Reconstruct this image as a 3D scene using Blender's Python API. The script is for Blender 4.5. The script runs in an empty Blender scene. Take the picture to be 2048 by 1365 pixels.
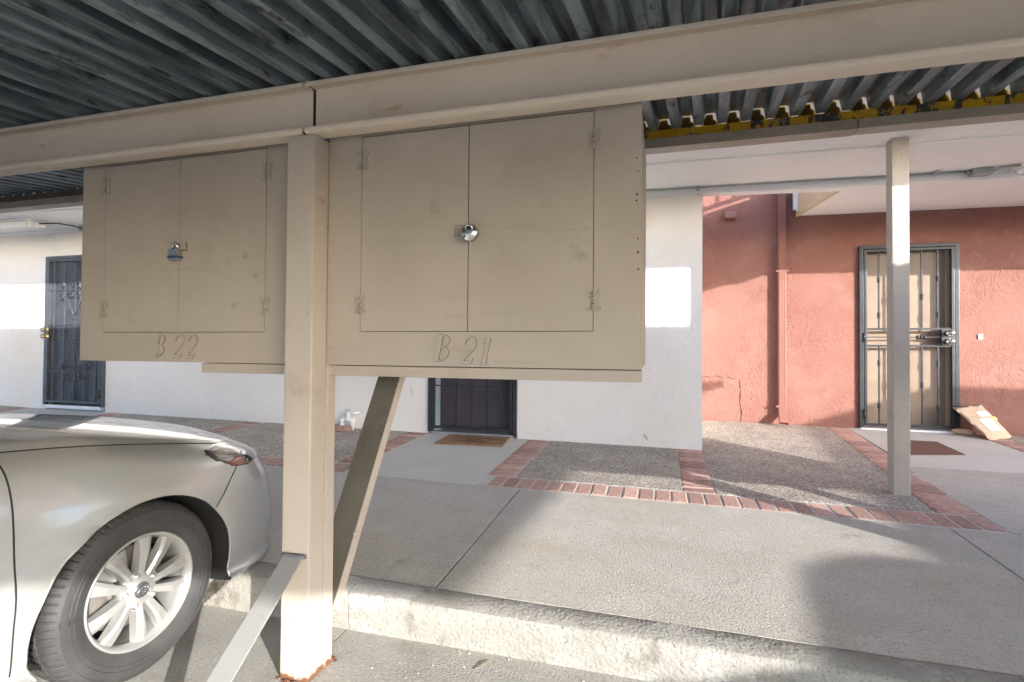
import bpy, bmesh, math, random
from mathutils import Vector, Matrix
from mathutils.bvhtree import BVHTree
random.seed(7)
R = math.radians
C = bpy.context.scene.collection
SC = bpy.context.scene

# ------------------------------------------------------------------ camera, sky, sun, exposure
yaw, pit, roll = R(15.7), R(0.95), R(0.42)
fw = Vector((-math.sin(yaw)*math.cos(pit), math.cos(yaw)*math.cos(pit), math.sin(pit)))
r0 = Vector((math.cos(yaw), math.sin(yaw), 0)); u0 = r0.cross(fw)
rt = r0*math.cos(roll) + u0*math.sin(roll); up = u0*math.cos(roll) - r0*math.sin(roll)
cam = bpy.data.cameras.new('camera'); cam.sensor_width = 36; cam.lens = 1050/2048*36
cam.clip_start = 0.02; cam.clip_end = 500
co = bpy.data.objects.new('camera', cam); C.objects.link(co)
co.matrix_world = Matrix(((rt.x, up.x, -fw.x, 0), (rt.y, up.y, -fw.y, 0), (rt.z, up.z, -fw.z, 0), (0, 0, 0, 1)))
SC.camera = co
SA, ST = 1.28, 0.37                                  # sun rays run along (-SA, 1, -ST)
w = bpy.data.worlds.new('World'); SC.world = w; w.use_nodes = True
nt = w.node_tree
bg = nt.nodes['Background']
sky = nt.nodes.new('ShaderNodeTexSky'); sky.sky_type = 'NISHITA'; sky.sun_disc = False
sky.sun_elevation = math.atan(ST/math.hypot(SA, 1)); sky.sun_rotation = math.atan2(SA, -1)
sky.air_density = 0.6; sky.dust_density = 2.0; sky.ozone_density = 2.6
nt.links.new(sky.outputs[0], bg.inputs[0]); bg.inputs[1].default_value = 0.15
sun = bpy.data.lights.new('sun', 'SUN'); sun.energy = 2.0; sun.angle = R(0.5); sun.color = (1, 0.96, 0.91)
so = bpy.data.objects.new('sun', sun); C.objects.link(so)
so.rotation_euler = Vector((-SA, 1, -ST)).to_track_quat('-Z', 'Y').to_euler()
so.location = (12, -10, 8)
SC.view_settings.view_transform = 'Standard'; SC.view_settings.look = 'None'
SC.view_settings.exposure = 2.44; SC.view_settings.gamma = 1; SC.view_settings.use_curve_mapping = False
SC.render.engine = 'CYCLES'
SC.cycles.max_bounces = 10; SC.cycles.diffuse_bounces = 6
SC.cycles.use_denoising = True

# ------------------------------------------------------------------ materials
def mat(name, c1, c2=None, scale=6, rough=0.7, bump=0, bscale=40, metal=0, coat=0, stretch=(1, 1, 1), detail=6,
        dist=0.0, rnd=0.0, spots=None, mid=(0.35, 0.65), bdist=0.01, spec=0.5, bump2=0, b2scale=8):
    m = bpy.data.materials.new(name); m.use_nodes = True
    n, l = m.node_tree.nodes, m.node_tree.links
    b = n['Principled BSDF']
    b.inputs['Roughness'].default_value = rough; b.inputs['Metallic'].default_value = metal
    b.inputs['Coat Weight'].default_value = coat; b.inputs['Coat Roughness'].default_value = 0.06
    b.inputs['Specular IOR Level'].default_value = spec
    tc = n.new('ShaderNodeTexCoord'); mp = n.new('ShaderNodeMapping'); mp.inputs['Scale'].default_value = stretch
    l.new(tc.outputs['Object'], mp.inputs['Vector'])
    col = None
    if c2 is None: c2 = c1
    nz = n.new('ShaderNodeTexNoise'); nz.inputs['Scale'].default_value = scale; nz.inputs['Detail'].default_value = detail
    nz.inputs['Roughness'].default_value = 0.62; nz.inputs['Distortion'].default_value = dist
    l.new(mp.outputs[0], nz.inputs['Vector'])
    rp = n.new('ShaderNodeValToRGB'); rp.color_ramp.elements[0].position = mid[0]; rp.color_ramp.elements[1].position = mid[1]
    rp.color_ramp.elements[0].color = (*c1, 1); rp.color_ramp.elements[1].color = (*c2, 1)
    l.new(nz.outputs['Fac'], rp.inputs[0]); col = rp.outputs[0]
    for sp in (spots or []):                         # (colour, scale, threshold, softness[, stretch[, detail]])
        c, s, th, sf = sp[:4]
        z = n.new('ShaderNodeTexNoise'); z.inputs['Scale'].default_value = s; z.inputs['Detail'].default_value = sp[5] if len(sp) > 5 else 5
        z.inputs['Roughness'].default_value = 0.65
        m2 = n.new('ShaderNodeMapping'); m2.inputs['Location'].default_value = (s*1.7, 3.1*len(n), 5.3); m2.inputs['Scale'].default_value = sp[4] if len(sp) > 4 else (1, 1, 1)
        l.new(tc.outputs['Object'], m2.inputs['Vector']); l.new(m2.outputs[0], z.inputs['Vector'])
        r2 = n.new('ShaderNodeMapRange'); r2.inputs[1].default_value = th; r2.inputs[2].default_value = th+sf
        l.new(z.outputs['Fac'], r2.inputs[0])
        mx = n.new('ShaderNodeMix'); mx.data_type = 'RGBA'
        l.new(r2.outputs[0], mx.inputs[0]); l.new(col, mx.inputs[6]); mx.inputs[7].default_value = (*c, 1); col = mx.outputs[2]
    if rnd:
        oi = n.new('ShaderNodeObjectInfo'); hs = n.new('ShaderNodeHueSaturation')
        mr = n.new('ShaderNodeMapRange'); mr.inputs[3].default_value = 1-rnd; mr.inputs[4].default_value = 1+rnd
        l.new(oi.outputs['Random'], mr.inputs[0]); l.new(mr.outputs[0], hs.inputs['Value']); l.new(col, hs.inputs['Color']); col = hs.outputs[0]
    l.new(col, b.inputs['Base Color'])
    prev = None
    for st, s, d, dt in ((bump, bscale, bdist, 8), (bump2, b2scale, bdist*2.5, 4)):
        if not st: continue
        z = n.new('ShaderNodeTexNoise'); z.inputs['Scale'].default_value = s; z.inputs['Detail'].default_value = dt; z.inputs['Distortion'].default_value = dist
        l.new(tc.outputs['Object'], z.inputs['Vector'])
        bp = n.new('ShaderNodeBump'); bp.inputs['Strength'].default_value = st; bp.inputs['Distance'].default_value = d
        l.new(z.outputs['Fac'], bp.inputs['Height'])
        if prev: l.new(prev.outputs[0], bp.inputs['Normal'])
        prev = bp
    if prev: l.new(prev.outputs[0], b.inputs['Normal'])
    m['col'] = 0
    return m

def stucco(name, c1, c2, stains, trowel=0.5):
    """trowelled stucco: crescent ridges from a thresholded, stretched noise on top of fine sand"""
    m = mat(name, c1, c2, scale=1.6, rough=0.88, mid=(0.3, 0.7), spots=stains, spec=0.2)
    n, l = m.node_tree.nodes, m.node_tree.links
    tc = n.new('ShaderNodeTexCoord')
    a = n.new('ShaderNodeTexNoise'); a.inputs['Scale'].default_value = 7; a.inputs['Detail'].default_value = 3; a.inputs['Distortion'].default_value = 2.2
    v = n.new('ShaderNodeTexNoise'); v.inputs['Scale'].default_value = 150; v.inputs['Detail'].default_value = 3
    l.new(tc.outputs['Object'], a.inputs['Vector']); l.new(tc.outputs['Object'], v.inputs['Vector'])
    rp = n.new('ShaderNodeValToRGB'); e = rp.color_ramp.elements
    e[0].position = 0.44; e[0].color = (0, 0, 0, 1); e[1].position = 0.50; e[1].color = (1, 1, 1, 1)
    k = rp.color_ramp.elements.new(0.56); k.color = (0.35, 0.35, 0.35, 1)
    l.new(a.outputs['Fac'], rp.inputs[0])
    b1 = n.new('ShaderNodeBump'); b1.inputs['Strength'].default_value = trowel
    mk = n.new('ShaderNodeTexNoise'); mk.inputs['Scale'].default_value = 1.3; mk.inputs['Detail'].default_value = 4; l.new(tc.outputs['Object'], mk.inputs['Vector'])
    mr = n.new('ShaderNodeMapRange'); mr.inputs[1].default_value = 0.38; mr.inputs[2].default_value = 0.66; mr.inputs[3].default_value = trowel*0.3; mr.inputs[4].default_value = trowel
    l.new(mk.outputs['Fac'], mr.inputs[0]); l.new(mr.outputs[0], b1.inputs['Strength']); b1.inputs['Distance'].default_value = 0.006
    b2 = n.new('ShaderNodeBump'); b2.inputs['Strength'].default_value = 0.35; b2.inputs['Distance'].default_value = 0.002
    l.new(rp.outputs[0], b1.inputs['Height']); l.new(v.outputs['Fac'], b2.inputs['Height']); l.new(b1.outputs[0], b2.inputs['Normal'])
    l.new(b2.outputs[0], n['Principled BSDF'].inputs['Normal'])
    return m

def aggregate(name):
    m = bpy.data.materials.new(name); m.use_nodes = True
    n, l = m.node_tree.nodes, m.node_tree.links; b = n['Principled BSDF']; b.inputs['Roughness'].default_value = 0.8
    tc = n.new('ShaderNodeTexCoord'); vo = n.new('ShaderNodeTexVoronoi'); vo.inputs['Scale'].default_value = 115
    l.new(tc.outputs['Object'], vo.inputs['Vector'])
    hs = n.new('ShaderNodeSeparateColor'); l.new(vo.outputs['Color'], hs.inputs[0])
    rp = n.new('ShaderNodeValToRGB'); e = rp.color_ramp.elements
    e[0].color = (0.10, 0.09, 0.085, 1); e[1].position = 1; e[1].color = (0.52, 0.48, 0.43, 1)
    for p, c in ((0.3, (0.2, 0.18, 0.16, 1)), (0.6, (0.32, 0.29, 0.25, 1)), (0.8, (0.36, 0.29, 0.22, 1))):
        k = e.new(p); k.color = c
    l.new(hs.outputs[0], rp.inputs[0])
    nz = n.new('ShaderNodeTexNoise'); nz.inputs['Scale'].default_value = 2.5; nz.inputs['Detail'].default_value = 6; l.new(tc.outputs['Object'], nz.inputs['Vector'])
    mr = n.new('ShaderNodeMapRange'); mr.inputs[1].default_value = 0.3; mr.inputs[2].default_value = 0.7; mr.inputs[3].default_value = 0.98; mr.inputs[4].default_value = 1.36
    l.new(nz.outputs['Fac'], mr.inputs[0])
    hv = n.new('ShaderNodeHueSaturation'); l.new(mr.outputs[0], hv.inputs['Value']); l.new(rp.outputs[0], hv.inputs['Color']); l.new(hv.outputs[0], b.inputs['Base Color'])
    bp = n.new('ShaderNodeBump'); bp.inputs['Strength'].default_value = 0.9; bp.inputs['Distance'].default_value = 0.004; bp.invert = True
    l.new(vo.outputs['Distance'], bp.inputs['Height']); l.new(bp.outputs[0], b.inputs['Normal'])
    return m

M = {}
RUST = (0.16, 0.055, 0.02)
M['tan'] = mat('tan_paint', (0.37, 0.325, 0.265), (0.41, 0.365, 0.30), 3, 0.5, 0.12, 60, bump2=0.06, b2scale=7,
               spots=[((0.27, 0.22, 0.165), 2.2, 0.56, 0.22), ((0.12, 0.085, 0.055), 45, 0.735, 0.02)])
M['tan_wood'] = mat('tan_painted_plywood', (0.335, 0.291, 0.243), (0.37, 0.325, 0.274), 2.5, 0.62, 0.25, 18, stretch=(1, 1, 1), bump2=0.08, b2scale=5,
                    spots=[((0.29, 0.248, 0.20), 1.8, 0.56, 0.25), ((0.30, 0.26, 0.215), 30, 0.60, 0.15, (0.06, 1, 1)), ((0.23, 0.19, 0.15), 7, 0.66, 0.12), ((0.10, 0.065, 0.045), 60, 0.775, 0.015)])
M['tan_steel'] = mat('tan_painted_steel', (0.40, 0.35, 0.295), (0.44, 0.39, 0.332), 2, 0.42, 0.08, 90,
                     spots=[((0.31, 0.26, 0.2), 3, 0.58, 0.2), ((0.33, 0.20, 0.12), 6, 0.66, 0.05, (0.4, 1, 1)), (RUST, 22, 0.70, 0.03)])
def add_rust(m, z0, h):
    n, l = m.node_tree.nodes, m.node_tree.links; b = n['Principled BSDF']; src = b.inputs['Base Color'].links[0].from_socket
    tc = n.new('ShaderNodeTexCoord'); sx = n.new('ShaderNodeSeparateXYZ'); l.new(tc.outputs['Object'], sx.inputs[0])
    a = n.new('ShaderNodeMapRange'); a.inputs[1].default_value = z0+h; a.inputs[2].default_value = z0-0.01; l.new(sx.outputs[2], a.inputs[0])
    z = n.new('ShaderNodeTexNoise'); z.inputs['Scale'].default_value = 26; z.inputs['Detail'].default_value = 7; l.new(tc.outputs['Object'], z.inputs['Vector'])
    ad = n.new('ShaderNodeMath'); ad.operation = 'MULTIPLY_ADD'; ad.inputs[1].default_value = 0.9; l.new(a.outputs[0], ad.inputs[0]); l.new(z.outputs['Fac'], ad.inputs[2])
    st = n.new('ShaderNodeMapRange'); st.inputs[1].default_value = 0.98; st.inputs[2].default_value = 1.12; l.new(ad.outputs[0], st.inputs[0])
    mx = n.new('ShaderNodeMix'); mx.data_type = 'RGBA'; l.new(st.outputs[0], mx.inputs[0]); l.new(src, mx.inputs[6]); mx.inputs[7].default_value = (0.15, 0.07, 0.035, 1); l.new(mx.outputs[2], b.inputs['Base Color'])
add_rust(M['tan_steel'], -1.225, 0.075)
M['rusty'] = mat('rusty_brown_strip', (0.10, 0.075, 0.055), (0.15, 0.115, 0.085), 6, 0.8, 0.3, 40, stretch=(3, 1, 0.4), spots=[((0.17, 0.08, 0.04), 9, 0.56, 0.1, (1, 1, 0.3))])
M['edge_shade'] = mat('relief_edge_shade', (0.15, 0.125, 0.098), (0.10, 0.08, 0.06), 40, 0.8)  # dark brown painted as edge shade round raised characters and hasp plates
M['hinge'] = mat('painted_over_hinge', (0.30, 0.265, 0.215), (0.35, 0.315, 0.26), 30, 0.55, 0.5, 120, spots=[((0.13, 0.075, 0.045), 90, 0.60, 0.06)])
M['brace_shade'] = mat('shaded_olive_steel', (0.095, 0.088, 0.072), (0.13, 0.12, 0.10), 6, 0.6, 0.2, 60, spots=[((0.06, 0.055, 0.045), 4, 0.56, 0.2)])  # darker than the tan steel: shade on the rear brace put into its colour
M['brace_grey'] = mat('grey_painted_flat_bar', (0.24, 0.24, 0.236), (0.28, 0.28, 0.272), 4, 0.5, 0.1, 60, spots=[((0.26, 0.17, 0.08), 26, 0.69, 0.04)])
M['beam_lip'] = mat('tan_beam_paint', (0.62, 0.525, 0.415), (0.66, 0.565, 0.455), 2, 0.42, 0.1, 60,
                    spots=[((0.53, 0.44, 0.34), 2.4, 0.57, 0.2), ((0.50, 0.29, 0.14), 5, 0.645, 0.06, (0.35, 1, 1.4)), (RUST, 30, 0.735, 0.03)])
M['deck'] = mat('weathered_galvanised_deck', (0.070, 0.090, 0.102), (0.285, 0.345, 0.375), 9, 0.5, 0.3, 40, metal=0.25, stretch=(1.6, 0.16, 1), detail=9, dist=0.4, mid=(0.36, 0.66),
                spots=[((0.035, 0.039, 0.041), 13, 0.56, 0.10, (1, 0.5, 1), 10), ((0.36, 0.41, 0.41), 17, 0.65, 0.06, (1, 0.45, 1), 9)])
M['yellow'] = mat('worn_yellow_paint', (0.60, 0.36, 0.008), (0.50, 0.28, 0.006), 20, 0.6, 0.4, 40,
                  spots=[((0.05, 0.052, 0.05), 24, 0.50, 0.06, (1, 1, 0.6), 8), ((0.14, 0.15, 0.15), 7, 0.58, 0.1)])
M['white'] = stucco('white_stucco', (0.70, 0.67, 0.635), (0.75, 0.725, 0.695), [((0.68, 0.63, 0.555), 0.9, 0.54, 0.2), ((0.60, 0.55, 0.48), 9, 0.66, 0.1, (1, 1, 0.35)), ((0.66, 0.63, 0.59), 34, 0.62, 0.06)], 0.4)
M['white_top'] = M['white']
M['red'] = stucco('terracotta_stucco', (0.228, 0.103, 0.080), (0.268, 0.136, 0.111), [((0.28, 0.155, 0.13), 2.1, 0.52, 0.25), ((0.22, 0.09, 0.066), 3, 0.62, 0.2), ((0.34, 0.20, 0.17), 24, 0.63, 0.1)], 1.0)
M['red_paint'] = mat('terracotta_paint', (0.225, 0.093, 0.07), (0.25, 0.11, 0.085), 4, 0.55, 0.15, 50)
M['pillar'] = stucco('pillar_stucco', (0.395, 0.35, 0.305), (0.445, 0.40, 0.35), [((0.37, 0.31, 0.24), 2.5, 0.58, 0.2)], 0.45)
M['soffit'] = mat('white_soffit_stucco', (0.83, 0.825, 0.815), (0.86, 0.86, 0.855), 1.5, 0.85, 0.3, 60, bump2=0.12, b2scale=5, spots=[((0.78, 0.765, 0.74), 1.2, 0.58, 0.2)])
M['trim_tan'] = mat('ochre_trim_paint', (0.50, 0.40, 0.25), (0.55, 0.44, 0.28), 5, 0.6, 0.2, 40)
CON = [((0.37, 0.345, 0.295), 1.1, 0.50, 0.2), ((0.42, 0.365, 0.28), 1.5, 0.54, 0.18, (1, 1.6, 1)), ((0.27, 0.255, 0.225), 4, 0.62, 0.16), ((0.53, 0.515, 0.475), 2.2, 0.6, 0.2), ((0.29, 0.275, 0.245), 85, 0.54, 0.10), ((0.58, 0.565, 0.53), 105, 0.57, 0.08), ((0.10, 0.09, 0.075), 55, 0.765, 0.015), ((0.72, 0.71, 0.68), 62, 0.765, 0.015)]
M['concrete'] = mat('broomed_concrete', (0.425, 0.40, 0.352), (0.475, 0.45, 0.40), 4, 0.85, 0.75, 120, stretch=(1, 1, 1), spots=CON, bdist=0.0045)
M['landing'] = mat('smooth_concrete', (0.49, 0.47, 0.425), (0.53, 0.51, 0.465), 3, 0.8, 0.3, 150, spots=[((0.47, 0.455, 0.42), 1.5, 0.52, 0.2), ((0.40, 0.38, 0.34), 5, 0.64, 0.2), ((0.40, 0.39, 0.36), 200, 0.58, 0.1)], bdist=0.004)
M['kerb'] = mat('worn_kerb_concrete', (0.27, 0.258, 0.23), (0.32, 0.31, 0.28), 5, 0.88, 0.9, 70, spots=[((0.40, 0.39, 0.37), 2.2, 0.55, 0.06, (1, 1, 1.5), 7), ((0.17, 0.157, 0.135), 7, 0.58, 0.10, (1, 1, 0.6), 8), ((0.33, 0.25, 0.175), 3.5, 0.66, 0.1), ((0.17, 0.16, 0.14), 120, 0.57, 0.08), ((0.12, 0.11, 0.09), 30, 0.70, 0.03)], bdist=0.006, bump2=0.25, b2scale=32)
M['floor'] = mat('swept_parking_concrete', (0.36, 0.347, 0.315), (0.41, 0.397, 0.362), 3, 0.86, 0.8, 120, stretch=(1, 1, 1), spots=[((0.25, 0.235, 0.205), 1.6, 0.56, 0.2), ((0.16, 0.13, 0.09), 5, 0.68, 0.1), ((0.25, 0.24, 0.215), 80, 0.55, 0.10), ((0.52, 0.51, 0.48), 100, 0.58, 0.08), ((0.60, 0.59, 0.55), 60, 0.75, 0.02)], bdist=0.008)
M['asphalt'] = mat('grey_asphalt', (0.10, 0.10, 0.10), (0.14, 0.14, 0.135), 3, 0.9, 0.6, 150)
M['agg'] = aggregate('exposed_aggregate')
M['mortar'] = mat('grey_mortar', (0.44, 0.42, 0.385), (0.54, 0.52, 0.48), 12, 0.9, 0.6, 120)
M['joint'] = mat('dirty_joint', (0.045, 0.04, 0.032), (0.09, 0.08, 0.06), 12, 0.95)
M['brick'] = mat('terracotta_brick', (0.385, 0.225, 0.18), (0.46, 0.305, 0.255), 14, 0.86, 0.9, 80, rnd=0.30, spots=[((0.25, 0.115, 0.09), 7, 0.56, 0.15), ((0.52, 0.43, 0.37), 13, 0.58, 0.12), ((0.22, 0.12, 0.10), 90, 0.60, 0.06)], bdist=0.005)
M['black'] = mat('black_gate_paint', (0.016, 0.017, 0.022), (0.028, 0.03, 0.036), 8, 0.38, 0.2, 60)
M['iron'] = mat('black_iron_paint', (0.028, 0.030, 0.035), (0.042, 0.045, 0.052), 8, 0.33, 0.15, 60, metal=0.2)
M['grey_gate'] = mat('grey_iron_paint', (0.075, 0.08, 0.092), (0.10, 0.105, 0.118), 6, 0.36, 0.1, 60, metal=0.3)
M['grey_panel'] = mat('grey_perforated_screen', (0.06, 0.064, 0.074), (0.09, 0.095, 0.106), 5, 0.42, 0.2, 300, metal=0.35)
M['dark_door'] = mat('dark_door_mesh', (0.045, 0.038, 0.05), (0.06, 0.05, 0.062), 3, 0.55, 0.15, 200)
M['blue_jamb'] = mat('blue_grey_jamb', (0.36, 0.43, 0.52), (0.42, 0.49, 0.57), 4, 0.5)
M['beige_door'] = mat('beige_door_paint', (0.215, 0.155, 0.108), (0.25, 0.185, 0.13), 2.5, 0.5, 0.12, 30, spots=[((0.18, 0.125, 0.083), 2, 0.56, 0.2)])
M['steel'] = mat('brushed_steel', (0.55, 0.55, 0.54), (0.66, 0.66, 0.65), 20, 0.25, 0.05, 90, metal=1)
M['galv'] = mat('galvanised_conduit', (0.36, 0.38, 0.37), (0.45, 0.47, 0.46), 14, 0.42, 0.1, 80, metal=0.7)
M['brass'] = mat('tarnished_brass', (0.42, 0.36, 0.20), (0.55, 0.50, 0.33), 18, 0.35, 0.1, 60, metal=0.8)
M['white_plastic'] = mat('white_fixture_plastic', (0.74, 0.73, 0.70), (0.80, 0.79, 0.76), 6, 0.45, spots=[((0.42, 0.40, 0.35), 12, 0.62, 0.1)])
M['white_metal'] = mat('white_pipe_paint', (0.70, 0.71, 0.71), (0.76, 0.77, 0.77), 9, 0.5, 0.2, 50, spots=[((0.42, 0.34, 0.27), 14, 0.68, 0.05)])
M['cable'] = mat('black_cable', (0.02, 0.02, 0.02), None, 5, 0.5)
M['blue_band'] = mat('blue_plastic_band', (0.02, 0.045, 0.12), (0.025, 0.055, 0.14), 5, 0.4)
M['hole'] = mat('dark_void', (0.006, 0.006, 0.006), None, 5, 0.6)
M['mat_coir'] = mat('coir_fibre', (0.245, 0.138, 0.066), (0.32, 0.19, 0.095), 60, 0.95, 1.0, 240, spots=[((0.2, 0.11, 0.045), 18, 0.58, 0.1)])
M['mat_brown'] = mat('brown_rubber_mat', (0.13, 0.065, 0.045), (0.17, 0.085, 0.06), 40, 0.9, 0.8, 200)
M['ink'] = mat('black_print', (0.02, 0.018, 0.016), None, 20, 0.8)
M['kraft'] = mat('kraft_paper', (0.46, 0.34, 0.235), (0.54, 0.41, 0.295), 5, 0.72, 0.5, 14, bdist=0.02, spots=[((0.30, 0.19, 0.12), 7, 0.68, 0.1)])
M['label'] = mat('white_label_paper', (0.78, 0.78, 0.80), (0.82, 0.82, 0.83), 8, 0.5)
M['tape'] = mat('yellow_tape', (0.66, 0.52, 0.20), None, 8, 0.4)
M['paint'] = mat('champagne_silver_paint', (0.40, 0.41, 0.405), (0.42, 0.43, 0.425), 30, 0.36, 0, metal=0.4, coat=1)
for k_, v_ in (('Coat IOR', 1.7), ('Coat Roughness', 0.03)): M['paint'].node_tree.nodes['Principled BSDF'].inputs[k_].default_value = v_
M['seam'] = mat('panel_gap_black', (0.008, 0.008, 0.009), None, 5, 0.7)
M['liner'] = mat('black_arch_liner', (0.011, 0.011, 0.012), (0.018, 0.018, 0.02), 8, 0.75, 0.2, 60)
M['rubber'] = mat('tyre_rubber', (0.030, 0.030, 0.031), (0.046, 0.045, 0.045), 10, 0.68, 0.15, 80, spots=[((0.068, 0.064, 0.06), 4, 0.57, 0.2)])
M['rubber_text'] = mat('tyre_lettering', (0.022, 0.022, 0.023), None, 10, 0.6)
M['alloy'] = mat('silver_alloy_paint', (0.40, 0.40, 0.39), (0.43, 0.43, 0.42), 6, 0.32, 0, metal=0.5, coat=0.6, spots=[((0.30, 0.285, 0.265), 11, 0.66, 0.2)])
M['disc'] = mat('rusty_brake_disc', (0.20, 0.185, 0.17), (0.26, 0.245, 0.23), 14, 0.45, 0.1, 60, metal=0.6)
M['cap'] = mat('dark_hub_cap', (0.10, 0.105, 0.11), None, 4, 0.3, metal=0.5)
M['chrome'] = mat('chrome', (0.80, 0.80, 0.80), None, 4, 0.12, metal=1)
M['lamp_dark'] = mat('smoked_lamp_glass', (0.03, 0.03, 0.032), (0.06, 0.06, 0.062), 6, 0.06, coat=1)
M['lamp_clear'] = mat('clear_lamp_lens', (0.20, 0.195, 0.18), (0.30, 0.29, 0.27), 9, 0.08, coat=1, metal=0.3)
M['amber'] = mat('brick_reflection', (0.17, 0.055, 0.028), (0.22, 0.08, 0.045), 20, 0.12, coat=1)  # reflection of the bricks painted as an amber patch on the headlight
M['tail_red'] = mat('red_tail_lens', (0.28, 0.01, 0.012), None, 6, 0.12, coat=1)
M['glass'] = mat('tinted_car_glass', (0.012, 0.013, 0.014), None, 4, 0.04, coat=1)
M['twig'] = mat('dry_twig', (0.16, 0.115, 0.07), (0.26, 0.20, 0.14), 30, 0.9)
M['flake'] = mat('pale_debris', (0.55, 0.53, 0.48), (0.30, 0.22, 0.14), 3, 0.9, rnd=0.3)
M['gold'] = mat('gold_glow_closure', (0.15, 0.08, 0.012), (0.30, 0.175, 0.03), 25, 0.3, metal=0.75)  # gold tone stands in for light reflected yellow inside the flute ends

# ------------------------------------------------------------------ helpers
def obj(name, bm, m=None, parent=None, smooth=False, label=None, cat=None, group=None, kind=None):
    me = bpy.data.meshes.new(name)
    bm.normal_update(); bm.to_mesh(me); bm.free()
    if smooth:
        for p in me.polygons: p.use_smooth = True
    for q in (m if isinstance(m, (list, tuple)) else [m]):
        if q: me.materials.append(q)
    return link(name, me, parent, label, cat, group, kind)

def link(name, me, parent=None, label=None, cat=None, group=None, kind=None):
    o = bpy.data.objects.new(name, me); C.objects.link(o)
    if parent:
        o.parent = parent
        o.matrix_parent_inverse = Matrix.Translation(-world_loc(parent)) if False else parent_world(parent).inverted()
    for k, v in (('label', label), ('category', cat), ('group', group), ('kind', kind)):
        if v: o[k] = v
    return o

def parent_world(p):
    m = p.matrix_basis.copy()
    while p.parent:
        m = p.parent.matrix_basis @ p.matrix_parent_inverse @ m if False else parent_world(p.parent) @ p.matrix_parent_inverse @ p.matrix_basis
        return m
    return m

def thing(name, loc, label=None, cat=None, group=None, kind=None):
    o = bpy.data.objects.new(name, None); C.objects.link(o); o.location = loc; o.empty_display_size = 0.1
    for k, v in (('label', label), ('category', cat), ('group', group), ('kind', kind)):
        if v: o[k] = v
    return o

def copy_tree(o, parent=None):
    c = o.copy(); C.objects.link(c); mi = o.matrix_parent_inverse.copy()
    if parent: c.parent = parent; c.matrix_parent_inverse = mi
    for ch in list(o.children): copy_tree(ch, c)
    return c

def quad(bm, pts):
    return bm.faces.new([bm.verts.new(p) for p in pts])

def box(bm, x0, x1, y0, y1, z0, z1, bev=0, zf=None):
    """zf(x,y): extra height added everywhere (for sloping slabs)"""
    f = zf or (lambda x, y: 0)
    b2 = bmesh.new()
    vs = [b2.verts.new((x, y, z+f(x, y))) for z in (z0, z1) for y in (y0, y1) for x in (x0, x1)]
    for q in ((0, 2, 3, 1), (4, 5, 7, 6), (0, 1, 5, 4), (2, 6, 7, 3), (0, 4, 6, 2), (1, 3, 7, 5)): b2.faces.new([vs[i] for i in q])
    if bev: bmesh.ops.bevel(b2, geom=b2.edges[:], offset=bev, segments=2, profile=0.7, affect='EDGES')
    merge(bm, b2)

def merge(bm, b2, M4=None, mi=None):
    mp = {}
    for v in b2.verts: mp[v] = bm.verts.new(M4 @ v.co if M4 else v.co)
    for f in b2.faces:
        try:
            nf = bm.faces.new([mp[v] for v in f.verts]); nf.smooth = f.smooth; nf.material_index = f.material_index if mi is None else mi
        except ValueError: pass
    b2.free()

def tube(bm, pts, r, n=8, cap=True):
    pts = [Vector(p) for p in pts]; rings = []
    for i, p in enumerate(pts):
        d = (pts[min(i+1, len(pts)-1)]-pts[max(i-1, 0)]).normalized()
        a = d.cross(Vector((0, 0, 1)));
        if a.length < 0.05: a = d.cross(Vector((0, 1, 0)))
        a.normalize(); b = d.cross(a)
        rr = r[i] if isinstance(r, (list, tuple)) else r
        rings.append([bm.verts.new(p+(a*math.cos(2*math.pi*k/n)+b*math.sin(2*math.pi*k/n))*rr) for k in range(n)])
    for A, B in zip(rings, rings[1:]):
        for k in range(n): f = bm.faces.new((A[k], A[(k+1) % n], B[(k+1) % n], B[k])); f.smooth = True
    if cap: bm.faces.new(rings[0][::-1]); bm.faces.new(rings[-1])

def lathe(bm, prof, n=32, axis='x', c=(0, 0, 0), mod=None):
    """profile of (radius, along) turned about an axis"""
    rings = []
    for k in range(n):
        a = 2*math.pi*k/n; ring = []
        for j, (r, t) in enumerate(prof):
            if mod: r = mod(j, k, r)
            u, v = r*math.cos(a), r*math.sin(a)
            p = {'x': (t, u, v), 'y': (u, t, v), 'z': (u, v, t)}[axis]
            ring.append(bm.verts.new((p[0]+c[0], p[1]+c[1], p[2]+c[2])))
        rings.append(ring)
    for k in range(n):
        A, B = rings[k], rings[(k+1) % n]
        for j in range(len(prof)-1):
            f = bm.faces.new((A[j], A[j+1], B[j+1], B[j])); f.smooth = True

def prism(bm, poly, y0, y1, axis='y'):
    """2D polygon (x,z) pushed along y, or (y,z) along x"""
    P = (lambda a, b, t: (a, t, b)) if axis == 'y' else ((lambda a, b, t: (t, a, b)) if axis == 'x' else (lambda a, b, t: (a, b, t)))
    A = [bm.verts.new(P(a, b, y0)) for a, b in poly]; B = [bm.verts.new(P(a, b, y1)) for a, b in poly]
    n = len(poly)
    for i in range(n): bm.faces.new((A[i], A[(i+1) % n], B[(i+1) % n], B[i]))
    bm.faces.new(A[::-1]); bm.faces.new(B)

def fixn(bm):
    bmesh.ops.recalc_face_normals(bm, faces=bm.faces[:])

FZ = -1.225                                           # parking floor
def gz(x, y): return -0.92 - 0.0087*(x-0.39) + 0.045*(y-5.26)      # sloping apron
def sz(x, y): return 1.528 - 0.008*(x-0.38) + 0.05*(y-5.2)         # underside of the overhang
def rz(y): return 0.834+0.1*y if y > 1.66 else 1.0+0.045*(y-1.66)                                     # underside of the carport deck

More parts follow.
